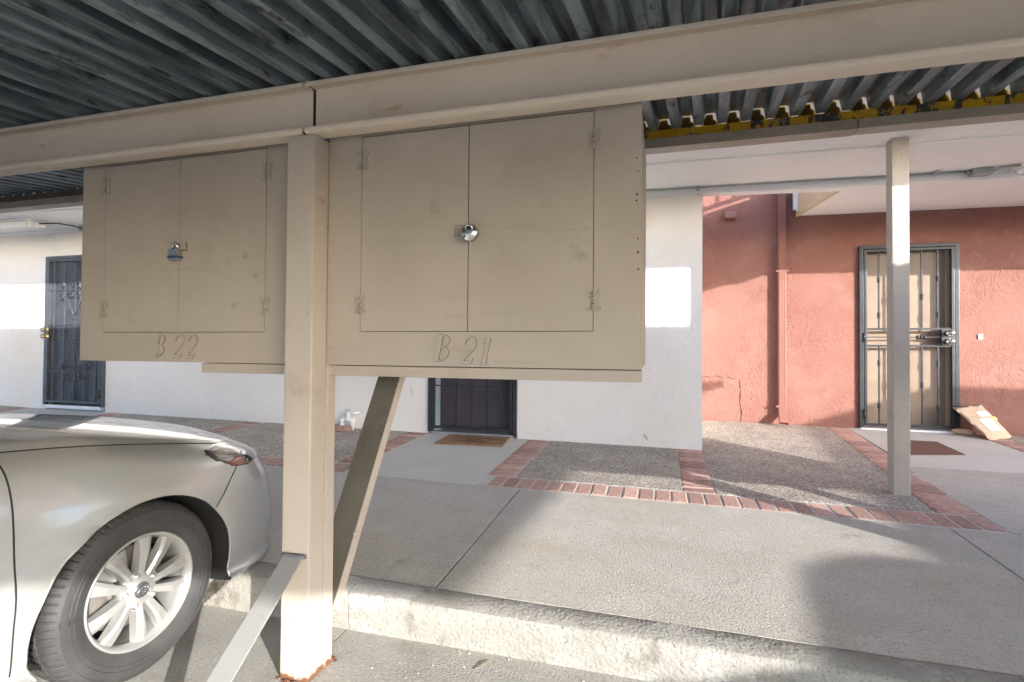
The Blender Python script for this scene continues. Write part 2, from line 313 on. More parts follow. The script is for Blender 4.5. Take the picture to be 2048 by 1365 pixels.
# ================================================================== GROUND
bm = bmesh.new(); quad(bm, [(-150, -150, FZ-0.03), (150, -150, FZ-0.03), (150, 150, FZ-0.03), (-150, 150, FZ-0.03)])
obj('ground', bm, M['asphalt'], kind='structure', label='grey asphalt lot around the carport')
pf = thing('parking_floor', (0, 0, FZ), kind='structure')
xs = [-14, -8.1, -3.7, -1.31, 1.35, 4.6, 9, 14]
for a, b in zip(xs, xs[1:]):
    bm = bmesh.new(); box(bm, a+0.004, b-0.004, -3.2, 2.2, FZ-0.02, FZ); obj('concrete_slab', bm, M['floor'], pf)
bm = bmesh.new(); box(bm, -14, 14, -3.2, 2.2, FZ-0.028, FZ-0.006); obj('joint_filler', bm, M['joint'], pf)
ap = bmesh.new(); box(ap, -14, 14, -14, -3.204, FZ-0.028, FZ-0.001); obj('driveway', ap, M['concrete'], kind='structure')

kb = thing('kerb', (0, 2.05, FZ), kind='structure')
xs = [-14, -10.2, -7.3, -4.3, -1.30, 1.7, 4.7, 7.7, 10.7, 14]
for a, b in zip(xs, xs[1:]):
    bm = bmesh.new(); N = 24
    prof = [(2.035, FZ-0.02), (2.03, FZ+0.03), (2.022, FZ+0.09), (2.020, None, -0.022), (2.024, None, -0.009), (2.034, None, -0.003), (2.085, None, 0.001), (2.136, None, 0.004), (2.140, None, 0.001), (2.142, FZ-0.02)]
    rings = []
    for i in range(N+1):
        x = a+0.003+(b-a-0.006)*i/N; ring = []
        for j, p in enumerate(prof):
            z = p[1] if p[1] is not None else gz(x, p[0])+p[2]
            jit = 0.0016 if 0 < j < 8 else 0
            ring.append(bm.verts.new((x, p[0]+random.uniform(-jit, jit), z+random.uniform(-jit, jit)*0.7)))
        rings.append(ring)
    for A, B in zip(rings, rings[1:]):
        for j in range(len(prof)-1): f = bm.faces.new((A[j], B[j], B[j+1], A[j+1])); f.smooth = True
    bm.faces.new(rings[0]); bm.faces.new(rings[-1][::-1])
    o = obj('kerb_segment', bm, M['kerb'], kb); o.data.set_sharp_from_angle(angle=R(45))

def crack(pts, parent, r=0.0018):
    bm = bmesh.new(); q = []
    for (a, b) in zip(pts, pts[1:]):
        for i in range(4):
            t = i/4; q.append(Vector(a)*(1-t)+Vector(b)*t+Vector((random.uniform(-.005, .005), 0, random.uniform(-.003, .003))))
    q.append(Vector(pts[-1])); tube(bm, q, r, 5); obj('crack', bm, M['joint'], parent)
for x, L in ((0.52, 0.10), (-0.36, 0.07), (0.05, 0.05), (-2.1, 0.12), (0.93, 0.13)):
    zt = gz(x, 2.03)-0.012; crack([(x, 2.0225, zt), (x+0.02, 2.0225, zt-L*0.5), (x+0.01, 2.024, zt-L)], kb)
wk = thing('walkway', (0, 3.6, -0.98), kind='structure')
bm = bmesh.new(); box(bm, -14, 14, 2.15, 7.0, -0.05, -0.014, zf=gz); obj('joint_filler', bm, M['joint'], wk)
bm = bmesh.new(); box(bm, -14, 14, 3.606, 3.88, -0.03, -0.0035, zf=gz); obj('mortar_bed', bm, M['mortar'], wk)

def slab(name, poly, m, th=0.03, lift=0.0, bev=0.002):
    """flat slab from a plan polygon, top on the sloping apron"""
    bm = bmesh.new(); n = len(poly)
    cx = sum(p[0] for p in poly)/n; cy = sum(p[1] for p in poly)/n
    def ins(p, d):
        v = Vector((p[0]-cx, p[1]-cy)); L = v.length; v *= (L-d*1.4)/L; return (cx+v.x, cy+v.y)
    T = [bm.verts.new((*ins(p, bev), gz(*p)+lift)) for p in poly]
    S = [bm.verts.new((*p, gz(*p)+lift-bev)) for p in poly]
    B = [bm.verts.new((*p, gz(*p)+lift-th)) for p in poly]
    bm.faces.new(T)
    for i in range(n):
        j = (i+1) % n
        bm.faces.new((S[i], S[j], T[j], T[i])); bm.faces.new((B[i], B[j], S[j], S[i]))
    fixn(bm)
    return obj(name, bm, m, wk)

def rect(x0, x1, y0, y1): return [(x0, y0), (x1, y0), (x1, y1), (x0, y1)]
xs = [-13, -10.4, -8.1, -5.6, -3.03, -0.945, 1.605, 4.2, 6.8, 9.5]
for a, b in zip(xs, xs[1:]): slab('concrete_slab', rect(a+0.004, b-0.004, 2.150, 3.600), M['concrete'])
slab('concrete_slab', rect(1.905, 4.2, 3.612, 5.10), M['concrete']); slab('concrete_slab', rect(4.21, 6.8, 3.612, 5.10), M['concrete'])
slab('landing_slab', [(2.005, 5.112), (3.24, 5.112), (3.24, 6.86), (2.08, 6.86)], M['landing'])
slab('landing_slab', rect(-2.39, -1.285, 3.612, 5.30), M['landing'])
slab('landing_slab', rect(-8.3, -6.9, 3.90, 5.30), M['landing'])
slab('aggregate_panel', rect(-1.055, 0.158, 3.885, 5.22), M['agg'])
slab('aggregate_panel', [(0.382, 3.885), (1.655, 3.885), (1.85, 6.86), (0.382, 6.86)], M['agg'])
slab('aggregate_panel', rect(-4.50, -2.615, 3.885, 5.22), M['agg'])
slab('aggregate_panel', rect(-6.65, -4.73, 3.885, 5.22), M['agg'])
slab('aggregate_panel', rect(-12, -8.52, 3.885, 5.22), M['agg'])
slab('aggregate_panel', rect(3.475, 6.8, 5.112, 6.86), M['agg'])

brick_cache = {}
def brick(x, y, L, W, rot=0.0):
    """L along local x, W along local y"""
    key = (round(L, 3), round(W, 3), random.randrange(4))
    if key not in brick_cache:
        b = bmesh.new(); e = 0.005
        def P(x, y, z): return b.verts.new((x+random.uniform(-.0016, .0016), y+random.uniform(-.0016, .0016), z))
        T = [P(sx*(L/2-e), sy*(W/2-e), 0) for sx, sy in ((-1, -1), (1, -1), (1, 1), (-1, 1))]
        S = [P(sx*L/2, sy*W/2, -e) for sx, sy in ((-1, -1), (1, -1), (1, 1), (-1, 1))]
        B = [P(sx*L/2, sy*W/2, -0.05) for sx, sy in ((-1, -1), (1, -1), (1, 1), (-1, 1))]
        b.faces.new(T)
        for i in range(4):
            j = (i+1) % 4; b.faces.new((S[i], S[j], T[j], T[i])); b.faces.new((B[i], B[j], S[j], S[i]))
        fixn(b); me = bpy.data.meshes.new('brick'); b.to_mesh(me); b.free(); me.materials.append(M['brick']); brick_cache[key] = me
    o = bpy.data.objects.new('brick', brick_cache[key]); C.objects.link(o); o.parent = wk
    o.matrix_parent_inverse = Matrix.Translation(-Vector(wk.location))
    o.location = (x, y, gz(x, y)+random.uniform(-0.001, 0.0035))
    o.rotation_euler = (0.045+random.uniform(-.006, .006), 0.0087+random.uniform(-.006, .006), rot+random.uniform(-.012, .012))

x = -8.0
while x < 1.86:                                       # front row, bricks on end
    if not (-2.40 < x < -1.24): brick(x, 3.742, 0.094, 0.222)
    x += 0.107
def strip(xa0, xb0, ya, xa1, xb1, yb, skip=None):
    n = int((yb-ya)/0.107); 
    for i in range(n):
        t = (i+0.5)/n; y = ya+(yb-ya)*t
        a, b = xa0+(xa1-xa0)*t, xb0+(xb1-xb0)*t
        brick((a+b)/2, y, b-a, 0.095, -math.atan2((xa1-xa0), (yb-ya)))
for a in (-1.278, 0.165): strip(a, a+0.21, 3.872, a, a+0.21, 5.195)
strip(-2.607, -2.40, 3.872, -2.607, -2.40, 5.195); strip(-4.72, -4.51, 3.872, -4.72, -4.51, 5.195)
strip(-6.86, -6.66, 3.872, -6.86, -6.66, 5.195); strip(-8.51, -8.31, 3.872, -8.51, -8.31, 5.195)
strip(1.668, 1.89, 3.87, 1.86, 2.072, 6.84)
strip(3.25, 3.465, 5.12, 3.25, 3.465, 6.84)
for (a0, b0, a1, b1, ya, yb) in ((-1.29, -1.05, -1.29, -1.05, 3.8, 5.21), (0.155, 0.385, 0.155, 0.385, 3.8, 5.21), (1.66, 1.90, 1.852, 2.082, 3.8, 6.86), (3.24, 3.475, 3.24, 3.475, 5.11, 6.86), (-2.62, -2.39, -2.62, -2.39, 3.8, 5.21), (-4.73, -4.5, -4.73, -4.5, 3.8, 5.21), (-6.87, -6.65, -6.87, -6.65, 3.8, 5.21), (-8.52, -8.3, -8.52, -8.3, 3.8, 5.21)):
    bm = bmesh.new(); quad(bm, [(a0, ya, gz(a0, ya)-0.0050), (b0, ya, gz(b0, ya)-0.0050), (b1, yb, gz(b1, yb)-0.0050), (a1, yb, gz(a1, yb)-0.0050)])
    obj('mortar_bed', bm, M['mortar'], wk)

# ================================================================== APARTMENT BUILDING
ab = thing('apartment_building', (-2, 5.3, -0.95), 'white and terracotta stucco apartment building with a deep white overhang above its walkway', 'building')
bm = bmesh.new()
for a, b in ((-14, -8.085), (-7.0, -2.38), (-1.40, 0.384)): box(bm, a, b, 5.2, 5.42, -1.15, 1.75)
for a, b, z in ((-8.085, -7.0, 1.225), (-2.38, -1.40, 1.20)): box(bm, a, b, 5.2, 5.42, z, 1.75)
box(bm, 0.18, 0.384, 5.42, 6.85, -1.15, 1.75)
obj('white_wall', bm, M['white'], ab)
bm = bmesh.new()                                       # stained band under the soffit
bm2 = None
bm.free()
bm = bmesh.new()
for a, b, z0, z1 in ((0.1, 2.19, -1.15, 4.3), (3.145, 8.0, -1.15, 4.3), (2.19, 3.145, 1.215, 4.3)): box(bm, a, b, 6.85, 7.05, z0, z1)
obj('red_wall', bm, M['red'], ab)
# overhang: sloping soffit, dropped front band, opening over the stair recess
bm = bmesh.new()
box(bm, -14, 3.03, 4.33, 5.185, 0, 0.30, zf=sz)
def sz2(x, y): return 1.442+(1.602-1.442)*(y-5.185)/1.66-0.012*(x-1.57)
for a, b, c, d in ((1.57, 3.03, 5.185, 6.845), (3.03, 8, 5.43, 6.845)): box(bm, a, b, c, d, 0, 0.35, zf=sz2)
box(bm, -14, 0.40, 5.43, 6.845, 0.05, 0.30, zf=sz)
obj('soffit', bm, M['soffit'], ab)
bm = bmesh.new()
prof = [(3.3, 0.31), (3.3, 0.03), (3.31, 0.018), (4.26, 0.018), (4.29, 0.016), (4.329, 0.016), (4.329, 0.31)]
xs = [-14, 1.44, 1.52, 1.56, 1.64, 1.68, 1.76, 3.03]; bump = [0]*8; rings = []
for x, k in zip(xs, bump): rings.append([bm.verts.new((x, y+(0.05*k if y > 4.2 else 0), sz(x, 4.3)+z)) for y, z in prof])
for A, B in zip(rings, rings[1:]):
    for j in range(len(prof)-1): bm.faces.new((A[j], A[j+1], B[j+1], B[j]))
bm.faces.new(rings[0][::-1]); bm.faces.new(rings[-1]); fixn(bm)
obj('soffit_beam', bm, M['soffit'], ab)
bm = bmesh.new(); hd = [(0.386, 1.478), (1.568, 1.440), (1.568, 1.60), (0.386, 1.60)]
prism(bm, hd, 5.185, 5.30); box(bm, -14, 0.386, 5.185, 5.199, -0.045, 0.02, zf=lambda x, y: sz(x, 5.2)); fixn(bm)
obj('white_header', bm, M['soffit'], ab)
bm = bmesh.new()                                       # tan side of the stair opening
vs = [(5.302, sz2(1.57, 5.3)-0.004), (6.848, sz2(1.57, 6.85)-0.012), (6.848, 1.98), (5.302, 1.98)]
prism(bm, vs, 1.545, 1.569, 'x'); fixn(bm)
obj('opening_fascia', bm, M['trim_tan'], ab)
bm = bmesh.new(); box(bm, 1.50, 1.544, 6.74, 6.80, 1.66, 1.90, 0.006); tube(bm, [(1.52, 6.77, 1.665), (1.53, 6.74, 1.64), (1.545, 6.71, 1.66)], 0.008)
obj('stair_bracket', bm, M['white_metal'], ab)
bm = bmesh.new(); box(bm, -14, 0.384, 5.2, 5.42, 1.86, 4.3); obj('upper_wall', bm, M['white'], ab)
bm = bmesh.new()
for a, b, c, d in ((-14, 3.06, 3.27, 4.6), (1.57, 3.06, 4.6, 6.84), (3.06, 8, 5.40, 6.84), (-14, 1.57, 4.6, 5.19)): box(bm, a, b, c, d, 1.845, 1.98)
box(bm, 2.98, 3.06, 3.3, 5.4, 1.985, 2.34); obj('upper_walkway', bm, M['landing'], ab)
rl = thing('balcony_railing', (3.03, 4.4, 2.34)); rl.parent = ab; rl.matrix_parent_inverse = ab.matrix_basis.inverted() @ Matrix()
rl.matrix_parent_inverse = Matrix.Translation(-Vector(ab.location))
for z in (2.47, 3.25):
    bm = bmesh.new(); box(bm, 3.01, 3.05, 3.3, 5.4, z-0.022, z+0.022); obj('rail', bm, M['tan'], rl)
bal = bmesh.new(); box(bal, -0.011, 0.011, -0.011, 0.011, 2.494, 3.226); bme = bpy.data.meshes.new('baluster'); bal.to_mesh(bme); bal.free(); bme.materials.append(M['tan'])
y = 3.36
while y < 5.4:
    o = link('baluster', bme, rl); o.location = (3.03, y, 0); y += 0.15
bm = bmesh.new(); box(bm, 3.0, 3.06, 5.32, 5.40, 2.345, 3.3); obj('railing_post', bm, M['tan'], rl)
# pillar
bm = bmesh.new(); box(bm, 1.550, 1.654, 4.2, 4.305, gz(1.6, 4.25)-0.02, sz(1.6, 4.3)+0.06, 0.010)
obj('stucco_pillar', bm, M['pillar'], ab, label='square stucco pillar standing on the aggregate panel')
# recess details
bm = bmesh.new(); b0 = 0.749
prism(bm, [(6.849, 1.60), (6.78, 1.60), (6.76, 1.615), (6.775, 1.69), (6.849, 1.72)], 0.755, 0.885, 'x'); fixn(bm); obj('wall_vent', bm, M['red_paint'], ab)
ds = thing('downspout', (1.385, 6.8, -0.8)); ds.parent = ab; ds.matrix_parent_inverse = Matrix.Translation(-Vector(ab.location))
bm = bmesh.new(); box(bm, 1.343, 1.425, 6.765, 6.832, -0.715, 4.2, 0.006)
for x in (1.358, 1.384, 1.41): box(bm, x-0.004, x+0.004, 6.7625, 6.7652, -0.715, 4.2)
obj('pipe', bm, M['red_paint'], ds)
bm = bmesh.new()
A = [(1.343, 6.765, -0.712), (1.425, 6.765, -0.712), (1.425, 6.832, -0.712), (1.343, 6.832, -0.712)]
B = [(1.340, 6.66, -0.815), (1.428, 6.66, -0.815), (1.428, 6.70, -0.845), (1.340, 6.70, -0.845)]
va = [bm.verts.new(p) for p in A]; vb = [bm.verts.new(p) for p in B]
for i in range(4): bm.faces.new((va[i], va[(i+1) % 4], vb[(i+1) % 4], vb[i]))
fixn(bm); o = obj('outlet_elbow', bm, M['red_paint'], ds); md = o.modifiers.new('s', 'SOLIDIFY'); md.thickness = 0.003
for z in (0.95, -0.64):
    bm = bmesh.new(); box(bm, 1.318, 1.45, 6.76, 6.848, z-0.012, z+0.012); obj('pipe_strap', bm, M['red_paint'], ds)
bm = bmesh.new(); box(bm, 3.325, 3.365, 6.838, 6.849, 0.15, 0.205, 0.003); box(bm, 3.338, 3.35, 6.832, 6.838, 0.17, 0.186); obj('doorbell', bm, M['white_plastic'], ab)
bm = bmesh.new()                                       # patch repair with raised cracked edges on the red wall
pts = [(0.40, -0.33), (0.52, -0.315), (0.66, -0.30), (0.78, -0.315), (0.93, -0.325), (0.945, -0.45), (0.935, -0.6), (0.955, -0.75), (0.95, -0.85)]
for i in range(len(pts)-1):
    (a, b), (c, d) = pts[i], pts[i+1]
    tube(bm, [(a, 6.849, b), ((a+c)/2+random.uniform(-.01, .01), 6.846, (b+d)/2+random.uniform(-.008, .008)), (c, 6.849, d)], [0.004, 0.008, 0.004], 6)
obj('plaster_crack_ridge', bm, M['red'], ab)

# ---- security gates
def gate_base(name, x0, x1, y, z0, z1, label, mfr, fr=0.04):
    t = thing(name, ((x0+x1)/2, y, z0), label); t.parent = ab; t.matrix_parent_inverse = Matrix.Translation(-Vector(ab.location))
    bm = bmesh.new()
    box(bm, x0, x0+fr, y-0.03, y+0.02, z0, z1, 0.003); box(bm, x1-fr, x1, y-0.03, y+0.02, z0, z1, 0.003); box(bm, x0+fr, x1-fr, y-0.03, y+0.02, z1-fr, z1, 0.003)
    obj('frame', bm, mfr, t)
    a, b = x0+fr+0.006, x1-fr-0.006; g = 0.028
    bm = bmesh.new()
    box(bm, a, a+g, y-0.035, y+0.005, z0+0.035, z1-fr-0.006, 0.003); box(bm, b-g, b, y-0.035, y+0.005, z0+0.035, z1-fr-0.006, 0.003)
    box(bm, a+g, b-g, y-0.035, y+0.005, z1-fr-0.006-g, z1-fr-0.006, 0.003); box(bm, a+g, b-g, y-0.035, y+0.005, z0+0.035, z0+0.035+g, 0.003)
    obj('leaf_frame', bm, mfr, t)
    return t, a+g, b-g, z0+0.035+g, z1-fr-0.006-g
def bar(t, x, y, z0, z1, m, r=0.007):
    bm = bmesh.new(); box(bm, x-r, x+r, y-r, y+r, z0, z1); return obj('bar', bm, m, t)
def rail(t, x0, x1, y, z, m, r=0.008, d=0.008):
    bm = bmesh.new(); box(bm, x0, x1, y-d, y+d, z-r, z+r); return obj('rail', bm, m, t)
def spiral(cx, cz, y, r, a0, turns, s=1, n=26):
    return [(cx+s*r*(1-0.62*i/n)*math.cos(a0+turns*2*math.pi*i/n), y, cz+r*(1-0.62*i/n)*math.sin(a0+turns*2*math.pi*i/n)) for i in range(n+1)]

# red-wall gate
t, a, b, z0, z1 = gate_base('security_gate', 2.19, 3.145, 6.845, -0.862, 1.212, 'black iron security gate with knuckled bars before a beige door in the terracotta wall', M['iron'])
yb = 6.83
def knuckled(x, lo, hi, ks):
    bm = bmesh.new(); box(bm, x-0.007, x+0.007, yb-0.007, yb+0.007, lo, hi)
    for k in ks:
        for d in (-0.022, 0, 0.022): lathe(bm, [(0.0, d-0.009), (0.018, d-0.007), (0.020, d), (0.018, d+0.007), (0, d+0.009)], 10, 'z', (x, yb, k))
    obj('bar', bm, M['iron'], t)
for x, u, v in ((2.385, (0.82, 0.42), (-0.12, -0.6)), (2.60, (0.62,), (-0.36,)), (2.80, (0.62,), (-0.36,)), (2.95, (0.82, 0.42), (-0.12, -0.6))):
    knuckled(x, 0.275, z1, u); knuckled(x, z0, 0.065, v)
rail(t, a, b, yb, 0.264, M['iron'], 0.011, 0.012); rail(t, a, b, yb, 0.075, M['iron'], 0.011, 0.012); rail(t, a, 2.98, yb, 0.172, M['iron'], 0.006, 0.006)
bm = bmesh.new()
for d in (-0.03, 0, 0.03): lathe(bm, [(0, d-0.012), (0.02, d-0.009), (0.022, d), (0.02, d+0.009), (0, d+0.012)], 10, 'x', (2.79, yb, 0.172))
obj('rail_knuckle', bm, M['iron'], t)
bm = bmesh.new(); box(bm, 2.975, 3.09, yb-0.022, yb+0.018, 0.08, 0.258, 0.003); obj('lock_box', bm, M['iron'], t)
for z in (0.215, 0.125):
    bm = bmesh.new(); lathe(bm, [(0.0, -0.075), (0.022, -0.073), (0.029, -0.062), (0.026, -0.045), (0.016, -0.036), (0.014, -0.02), (0.032, -0.018), (0.034, 0)], 20, 'y', (3.045, yb-0.022, z)); obj('knob', bm, M['steel'], t)
for z in (0.17, -0.70):
    bm = bmesh.new(); tube(bm, [(2.236, 6.81, z-0.05), (2.236, 6.81, z+0.05)], 0.011, 10); obj('hinge', bm, M['black'], t)
bm = bmesh.new(); box(bm, 2.19, 3.145, 6.93, 6.975, -0.85, 1.212); obj('door', bm, M['beige_door'], t)
bm = bmesh.new(); box(bm, 3.06, 3.10, 6.905, 6.928, -0.85, 1.17); obj('jamb', bm, mat('pale_jamb', (0.40, 0.345, 0.27), None, 4, 0.6), t)
bm = bmesh.new(); box(bm, 2.19, 3.145, 6.78, 6.93, -0.885, -0.852, 0.006); obj('threshold', bm, M['white_metal'], t)

# middle gate
t, a, b, z0, z1 = gate_base('security_gate', -2.38, -1.40, 5.195, -0.875, 1.2, 'dark barred security gate behind the coir doormat in the white wall', M['black'])
for i in range(5): bar(t, a+0.075+i*(b-a-0.09)/4.35, 5.18, z0, z1, M['black'])
for z in (-0.385, 0.1, 0.35, 0.8): rail(t, a, b, 5.18, z, M['black'], 0.007, 0.007)
bm = bmesh.new(); box(bm, -2.38, -1.40, 5.285, 5.33, -0.90, 1.2); obj('door', bm, M['dark_door'], t)
bm = bmesh.new(); box(bm, -2.335, -2.27, 5.235, 5.283, -0.87, 1.16); obj('jamb', bm, M['blue_jamb'], t)
bm = bmesh.new(); box(bm, -2.34, -1.44, 5.17, 5.283, -0.915, -0.872, 0.004); obj('threshold', bm, mat('aluminium_sill', (0.3, 0.31, 0.31), None, 8, 0.5, metal=0.4), t)

# left gate
t, a, b, z0, z1 = gate_base('security_gate', -8.085, -7.0, 5.195, -0.79, 1.225, 'grey iron security gate with scrolled diamonds above the car bonnet', M['grey_gate'])
yb = 5.178; N = 5; bx = [a+(b-a)*(i+0.75)/(N+0.5) for i in range(N)]
bx = [a+0.09+i*(b-a-0.16)/4 for i in range(5)]
for x in bx: bar(t, x, yb, z0, z1, M['grey_gate'], 0.008)
for z in (0.765, 0.30, 0.115, -0.335): rail(t, a, b, yb, z, M['grey_gate'], 0.006, 0.006)
cx = bx[2]
for cz in (0.765, -0.335):
    bm = bmesh.new()
    for s in (-1, 1):
        for q in (-1, 1):
            tube(bm, [(cx+s*0.012, yb-0.012, cz+q*0.36), (cx+s*0.05, yb-0.012, cz+q*0.27), (cx+s*0.10, yb-0.012, cz+q*0.17), (cx+s*0.125, yb-0.012, cz+q*0.10), (cx+s*0.115, yb-0.012, cz+q*0.04), (cx+s*0.085, yb-0.012, cz+q*0.01)], 0.007, 6)
            tube(bm, spiral(cx+s*0.062, cz+q*0.062, yb-0.012, 0.052, -q*math.pi*0.5, q*1.5, s), 0.0065, 6)
            tube(bm, spiral(cx+s*0.022, cz+q*0.385, yb-0.012, 0.022, -q*math.pi*0.5, q*1.1, s, 12), 0.006, 6)
    obj('scroll_diamond', bm, M['grey_gate'], t)
    for s in (-1, 1):
        bm = bmesh.new()
        for q in (-1, 1): tube(bm, spiral(cx+s*0.235, cz+q*0.085, yb-0.012, 0.06, -q*math.pi*0.5, q*1.5, -s), 0.0065, 6)
        obj('scroll', bm, M['grey_gate'], t)
bm = bmesh.new(); box(bm, a, b, 5.20, 5.206, z0, z1); obj('screen_panel', bm, M['grey_panel'], t)
bm = bmesh.new(); box(bm, -8.085, -7.0, 5.30, 5.34, -0.8, 1.225); obj('door', bm, M['dark_door'], t)
for z in (0.225, 0.135):
    bm = bmesh.new(); lathe(bm, [(0.0, -0.07), (0.026, -0.068), (0.034, -0.055), (0.03, -0.04), (0.018, -0.03), (0.016, -0.015), (0.04, -0.013), (0.042, 0)], 20, 'y', (-8.02, 5.158, z)); obj('knob', bm, M['brass'], t)
bm = bmesh.new(); box(bm, -8.04, -7.05, 5.17, 5.28, -0.835, -0.79, 0.004); obj('threshold', bm, M['white_metal'], t)
for z in (-0.62,):
    bm = bmesh.new(); tube(bm, [(-7.05, 5.158, z-0.06), (-7.05, 5.158, z+0.06)], 0.012, 10); obj('hinge', bm, M['black'], t)

# ---- fittings hung from soffit and wall
def conduit(name, pts, label, m, r=0.009):
    bm = bmesh.new(); tube(bm, pts, r, 8); return obj(name, bm, m, None, label=label, cat='conduit')
def sp(x, y, d=0.012): return (x, y, sz(x, y)-d)
c = conduit('conduit', [(-3.0, 5.10, sz(-3, 5.1)-0.012), sp(-0.13, 5.10), sp(0.38, 5.12), sp(1.2, 5.13), sp(1.9, 5.16), sp(2.2, 5.165), sp(2.46, 5.16)], 'thin grey conduit run along the soffit behind the stucco pillar', M['galv'])
for x in (0.34, 2.2):
    bm = bmesh.new(); box(bm, x-0.012, x+0.012, 5.09, 5.19, -0.026, -0.001, zf=lambda a, b: sz(a, b)); obj('strap', bm, M['galv'], c)
jb = thing('junction_box', sp(2.52, 5.15, 0.0), 'grey metal junction box on the soffit at the end of the long conduit', 'electrical box')
bm = bmesh.new(); box(bm, 2.46, 2.59, 5.10, 5.20, -0.055, -0.001, 0.004, zf=sz); obj('housing', bm, M['galv'], jb)
bm = bmesh.new(); tube(bm, [(2.43, 5.155, sz(2.43, 5.155)-0.02), (2.46, 5.155, sz(2.46, 5.155)-0.02)], 0.016, 12); obj('connector', bm, M['galv'], jb)
conduit('flexible_conduit', [sp(2.56, 5.12, 0.045), sp(2.59, 5.11, 0.03), sp(2.63, 5.09, 0.015), sp(2.70, 5.07, 0.014), sp(2.745, 5.06, 0.014)], 'short curved grey conduit between junction box and white soffit panel', M['galv'], 0.010)
cl = thing('ceiling_light', sp(2.95, 5.0, 0), 'flat white light panel on the soffit at the photo\'s right edge', 'light fitting')
bm = bmesh.new(); box(bm, 2.745, 3.0, 4.78, 5.20, -0.028, -0.001, 0.003, zf=sz); obj('tray', bm, M['white_plastic'], cl)
bm = bmesh.new(); box(bm, 2.775, 2.97, 4.81, 5.17, -0.06, -0.029, 0.012, zf=sz); obj('diffuser', bm, M['label'], cl)
cl = thing('ceiling_light', (-7.65, 4.6, sz(-7.65, 4.6)), 'boxy dusty white light fitting on the soffit above the left gate', 'light fitting')
bm = bmesh.new(); box(bm, -7.95, -7.36, 4.50, 4.72, -0.025, -0.001, 0.004, zf=sz); obj('tray', bm, M['white_plastic'], cl)
bm = bmesh.new(); box(bm, -7.86, -7.45, 4.52, 4.70, -0.10, -0.026, 0.02, zf=sz); obj('diffuser', bm, M['label'], cl)
for x in (-7.93, -7.44):
    bm = bmesh.new(); box(bm, x, x+0.06, 4.515, 4.705, -0.09, -0.026, 0.006, zf=sz); obj('end_cap', bm, M['white_plastic'], cl)
bm = bmesh.new(); tube(bm, [(-7.37, 4.63, sz(-7.37, 4.63)-0.05), (-7.25, 4.75, sz(-7.2, 4.8)-0.03), (-7.2, 4.9, sz(-7.1, 4.9)-0.035), (-7.25, 5.05, sz(-7.2, 5.0)-0.04)], 0.009, 6)
obj('cable', bm, M['cable'], None, label='black cable sagging from the boxy light to the small junction box', cat='cable')
jb = thing('junction_box', (-7.25, 5.1, sz(-7.25, 5.1)), 'small grey junction box where soffit meets wall above the left gate', 'electrical box')
bm = bmesh.new(); box(bm, -7.32, -7.19, 5.05, 5.14, -0.07, -0.001, 0.004, zf=sz); obj('housing', bm, M['galv'], jb)
conduit('conduit', [(-7.19, 5.1, sz(-7.2, 5.1)-0.03), (-7.1, 5.12, sz(-7.1, 5.1)-0.014), (-6.3, 5.13, sz(-6.3, 5.1)-0.012), (-3.01, 5.10, sz(-3, 5.1)-0.012)], 'thin white conduit leading right from the small junction box', M['white_metal'])
gp = thing('hose_bib', (-3.31, 5.15, -0.96), 'white painted pipe stubs with a valve against the white wall', 'pipe')
for x, h in ((-3.385, -0.80), (-3.255, -0.82)):
    bm = bmesh.new(); tube(bm, [(x, 5.10, -0.98), (x, 5.10, h)], 0.020, 10); tube(bm, [(x, 5.10, h-0.005), (x, 5.10, h+0.02)], 0.027, 10); obj('pipe', bm, M['white_metal'], gp)
bm = bmesh.new(); tube(bm, [(-3.40, 5.12, -0.78), (-3.24, 5.12, -0.79)], 0.022, 10); tube(bm, [(-3.32, 5.12, -0.80), (-3.32, 5.12, -0.70)], 0.024, 10); tube(bm, [(-3.30, 5.14, -0.72), (-3.22, 5.19, -0.72)], 0.015, 8); obj('valve', bm, M['white_metal'], gp)
bm = bmesh.new(); lathe(bm, [(0, -0.006), (0.026, -0.006), (0.026, 0.006), (0, 0.006)], 12, 'z', (-3.32, 5.12, -0.685)); obj('valve_handle', bm, M['galv'], gp)
for i, (x, y, r, tl) in enumerate(((-3.52, 5.12, 0.5, 'broken piece of brick lying left of the white pipe stubs'), (-3.33, 5.03, 0.05, 'flat brick lying in front of the white pipe stubs'))):
    bm = bmesh.new(); box(bm, -0.10, 0.10, -0.045, 0.045, 0, 0.05, 0.006)
    o = obj('loose_brick', bm, M['brick'], None, label=tl, cat='brick'); o.location = (x, y, gz(x, y)); o.rotation_euler = (0, 0.12 if i == 0 else 0, r)

# ================================================================== CARPORT
cp = thing('carport', (-1.29, 1.72, FZ), 'tan steel carport with dark corrugated deck and storage lockers under its beam', 'carport')
PITCH = 0.107
def deck_mesh(npitch):
    bm = bmesh.new(); prof = []
    sh = [(0.0, 0), (0.012, 0.001), (0.034, 0.001), (0.041, 0.004), (0.048, 0.050), (0.053, 0.055), (0.089, 0.055), (0.094, 0.050), (0.102, 0.004)]
    for k in range(npitch):
        for x, z in sh: prof.append((k*PITCH+x, z))
    prof += [(npitch*PITCH+x, z) for x, z in sh[:3]]
    ys = [-2.98+i*(1.66+2.98)/10 for i in range(11)]+[1.9, 2.2, 2.5, 2.72]
    rings = [[bm.verts.new((x+0.085*y+random.uniform(-.0012, .0012), y, rz(y)+z+random.uniform(-.0012, .0012))) for x, z in prof] for y in ys]
    for A, B in zip(rings, rings[1:]):
        for j in range(len(prof)-1): f = bm.faces.new((A[j], A[j+1], B[j+1], B[j])); f.smooth = True
    me = bpy.data.meshes.new('deck_sheet'); bm.to_mesh(me); bm.free(); me.materials.append(M['deck'])
    for e in me.edges: pass
    return me
def sharp(me):
    me.set_sharp_from_angle(angle=R(25))
deck_me = deck_mesh(8); sharp(deck_me)
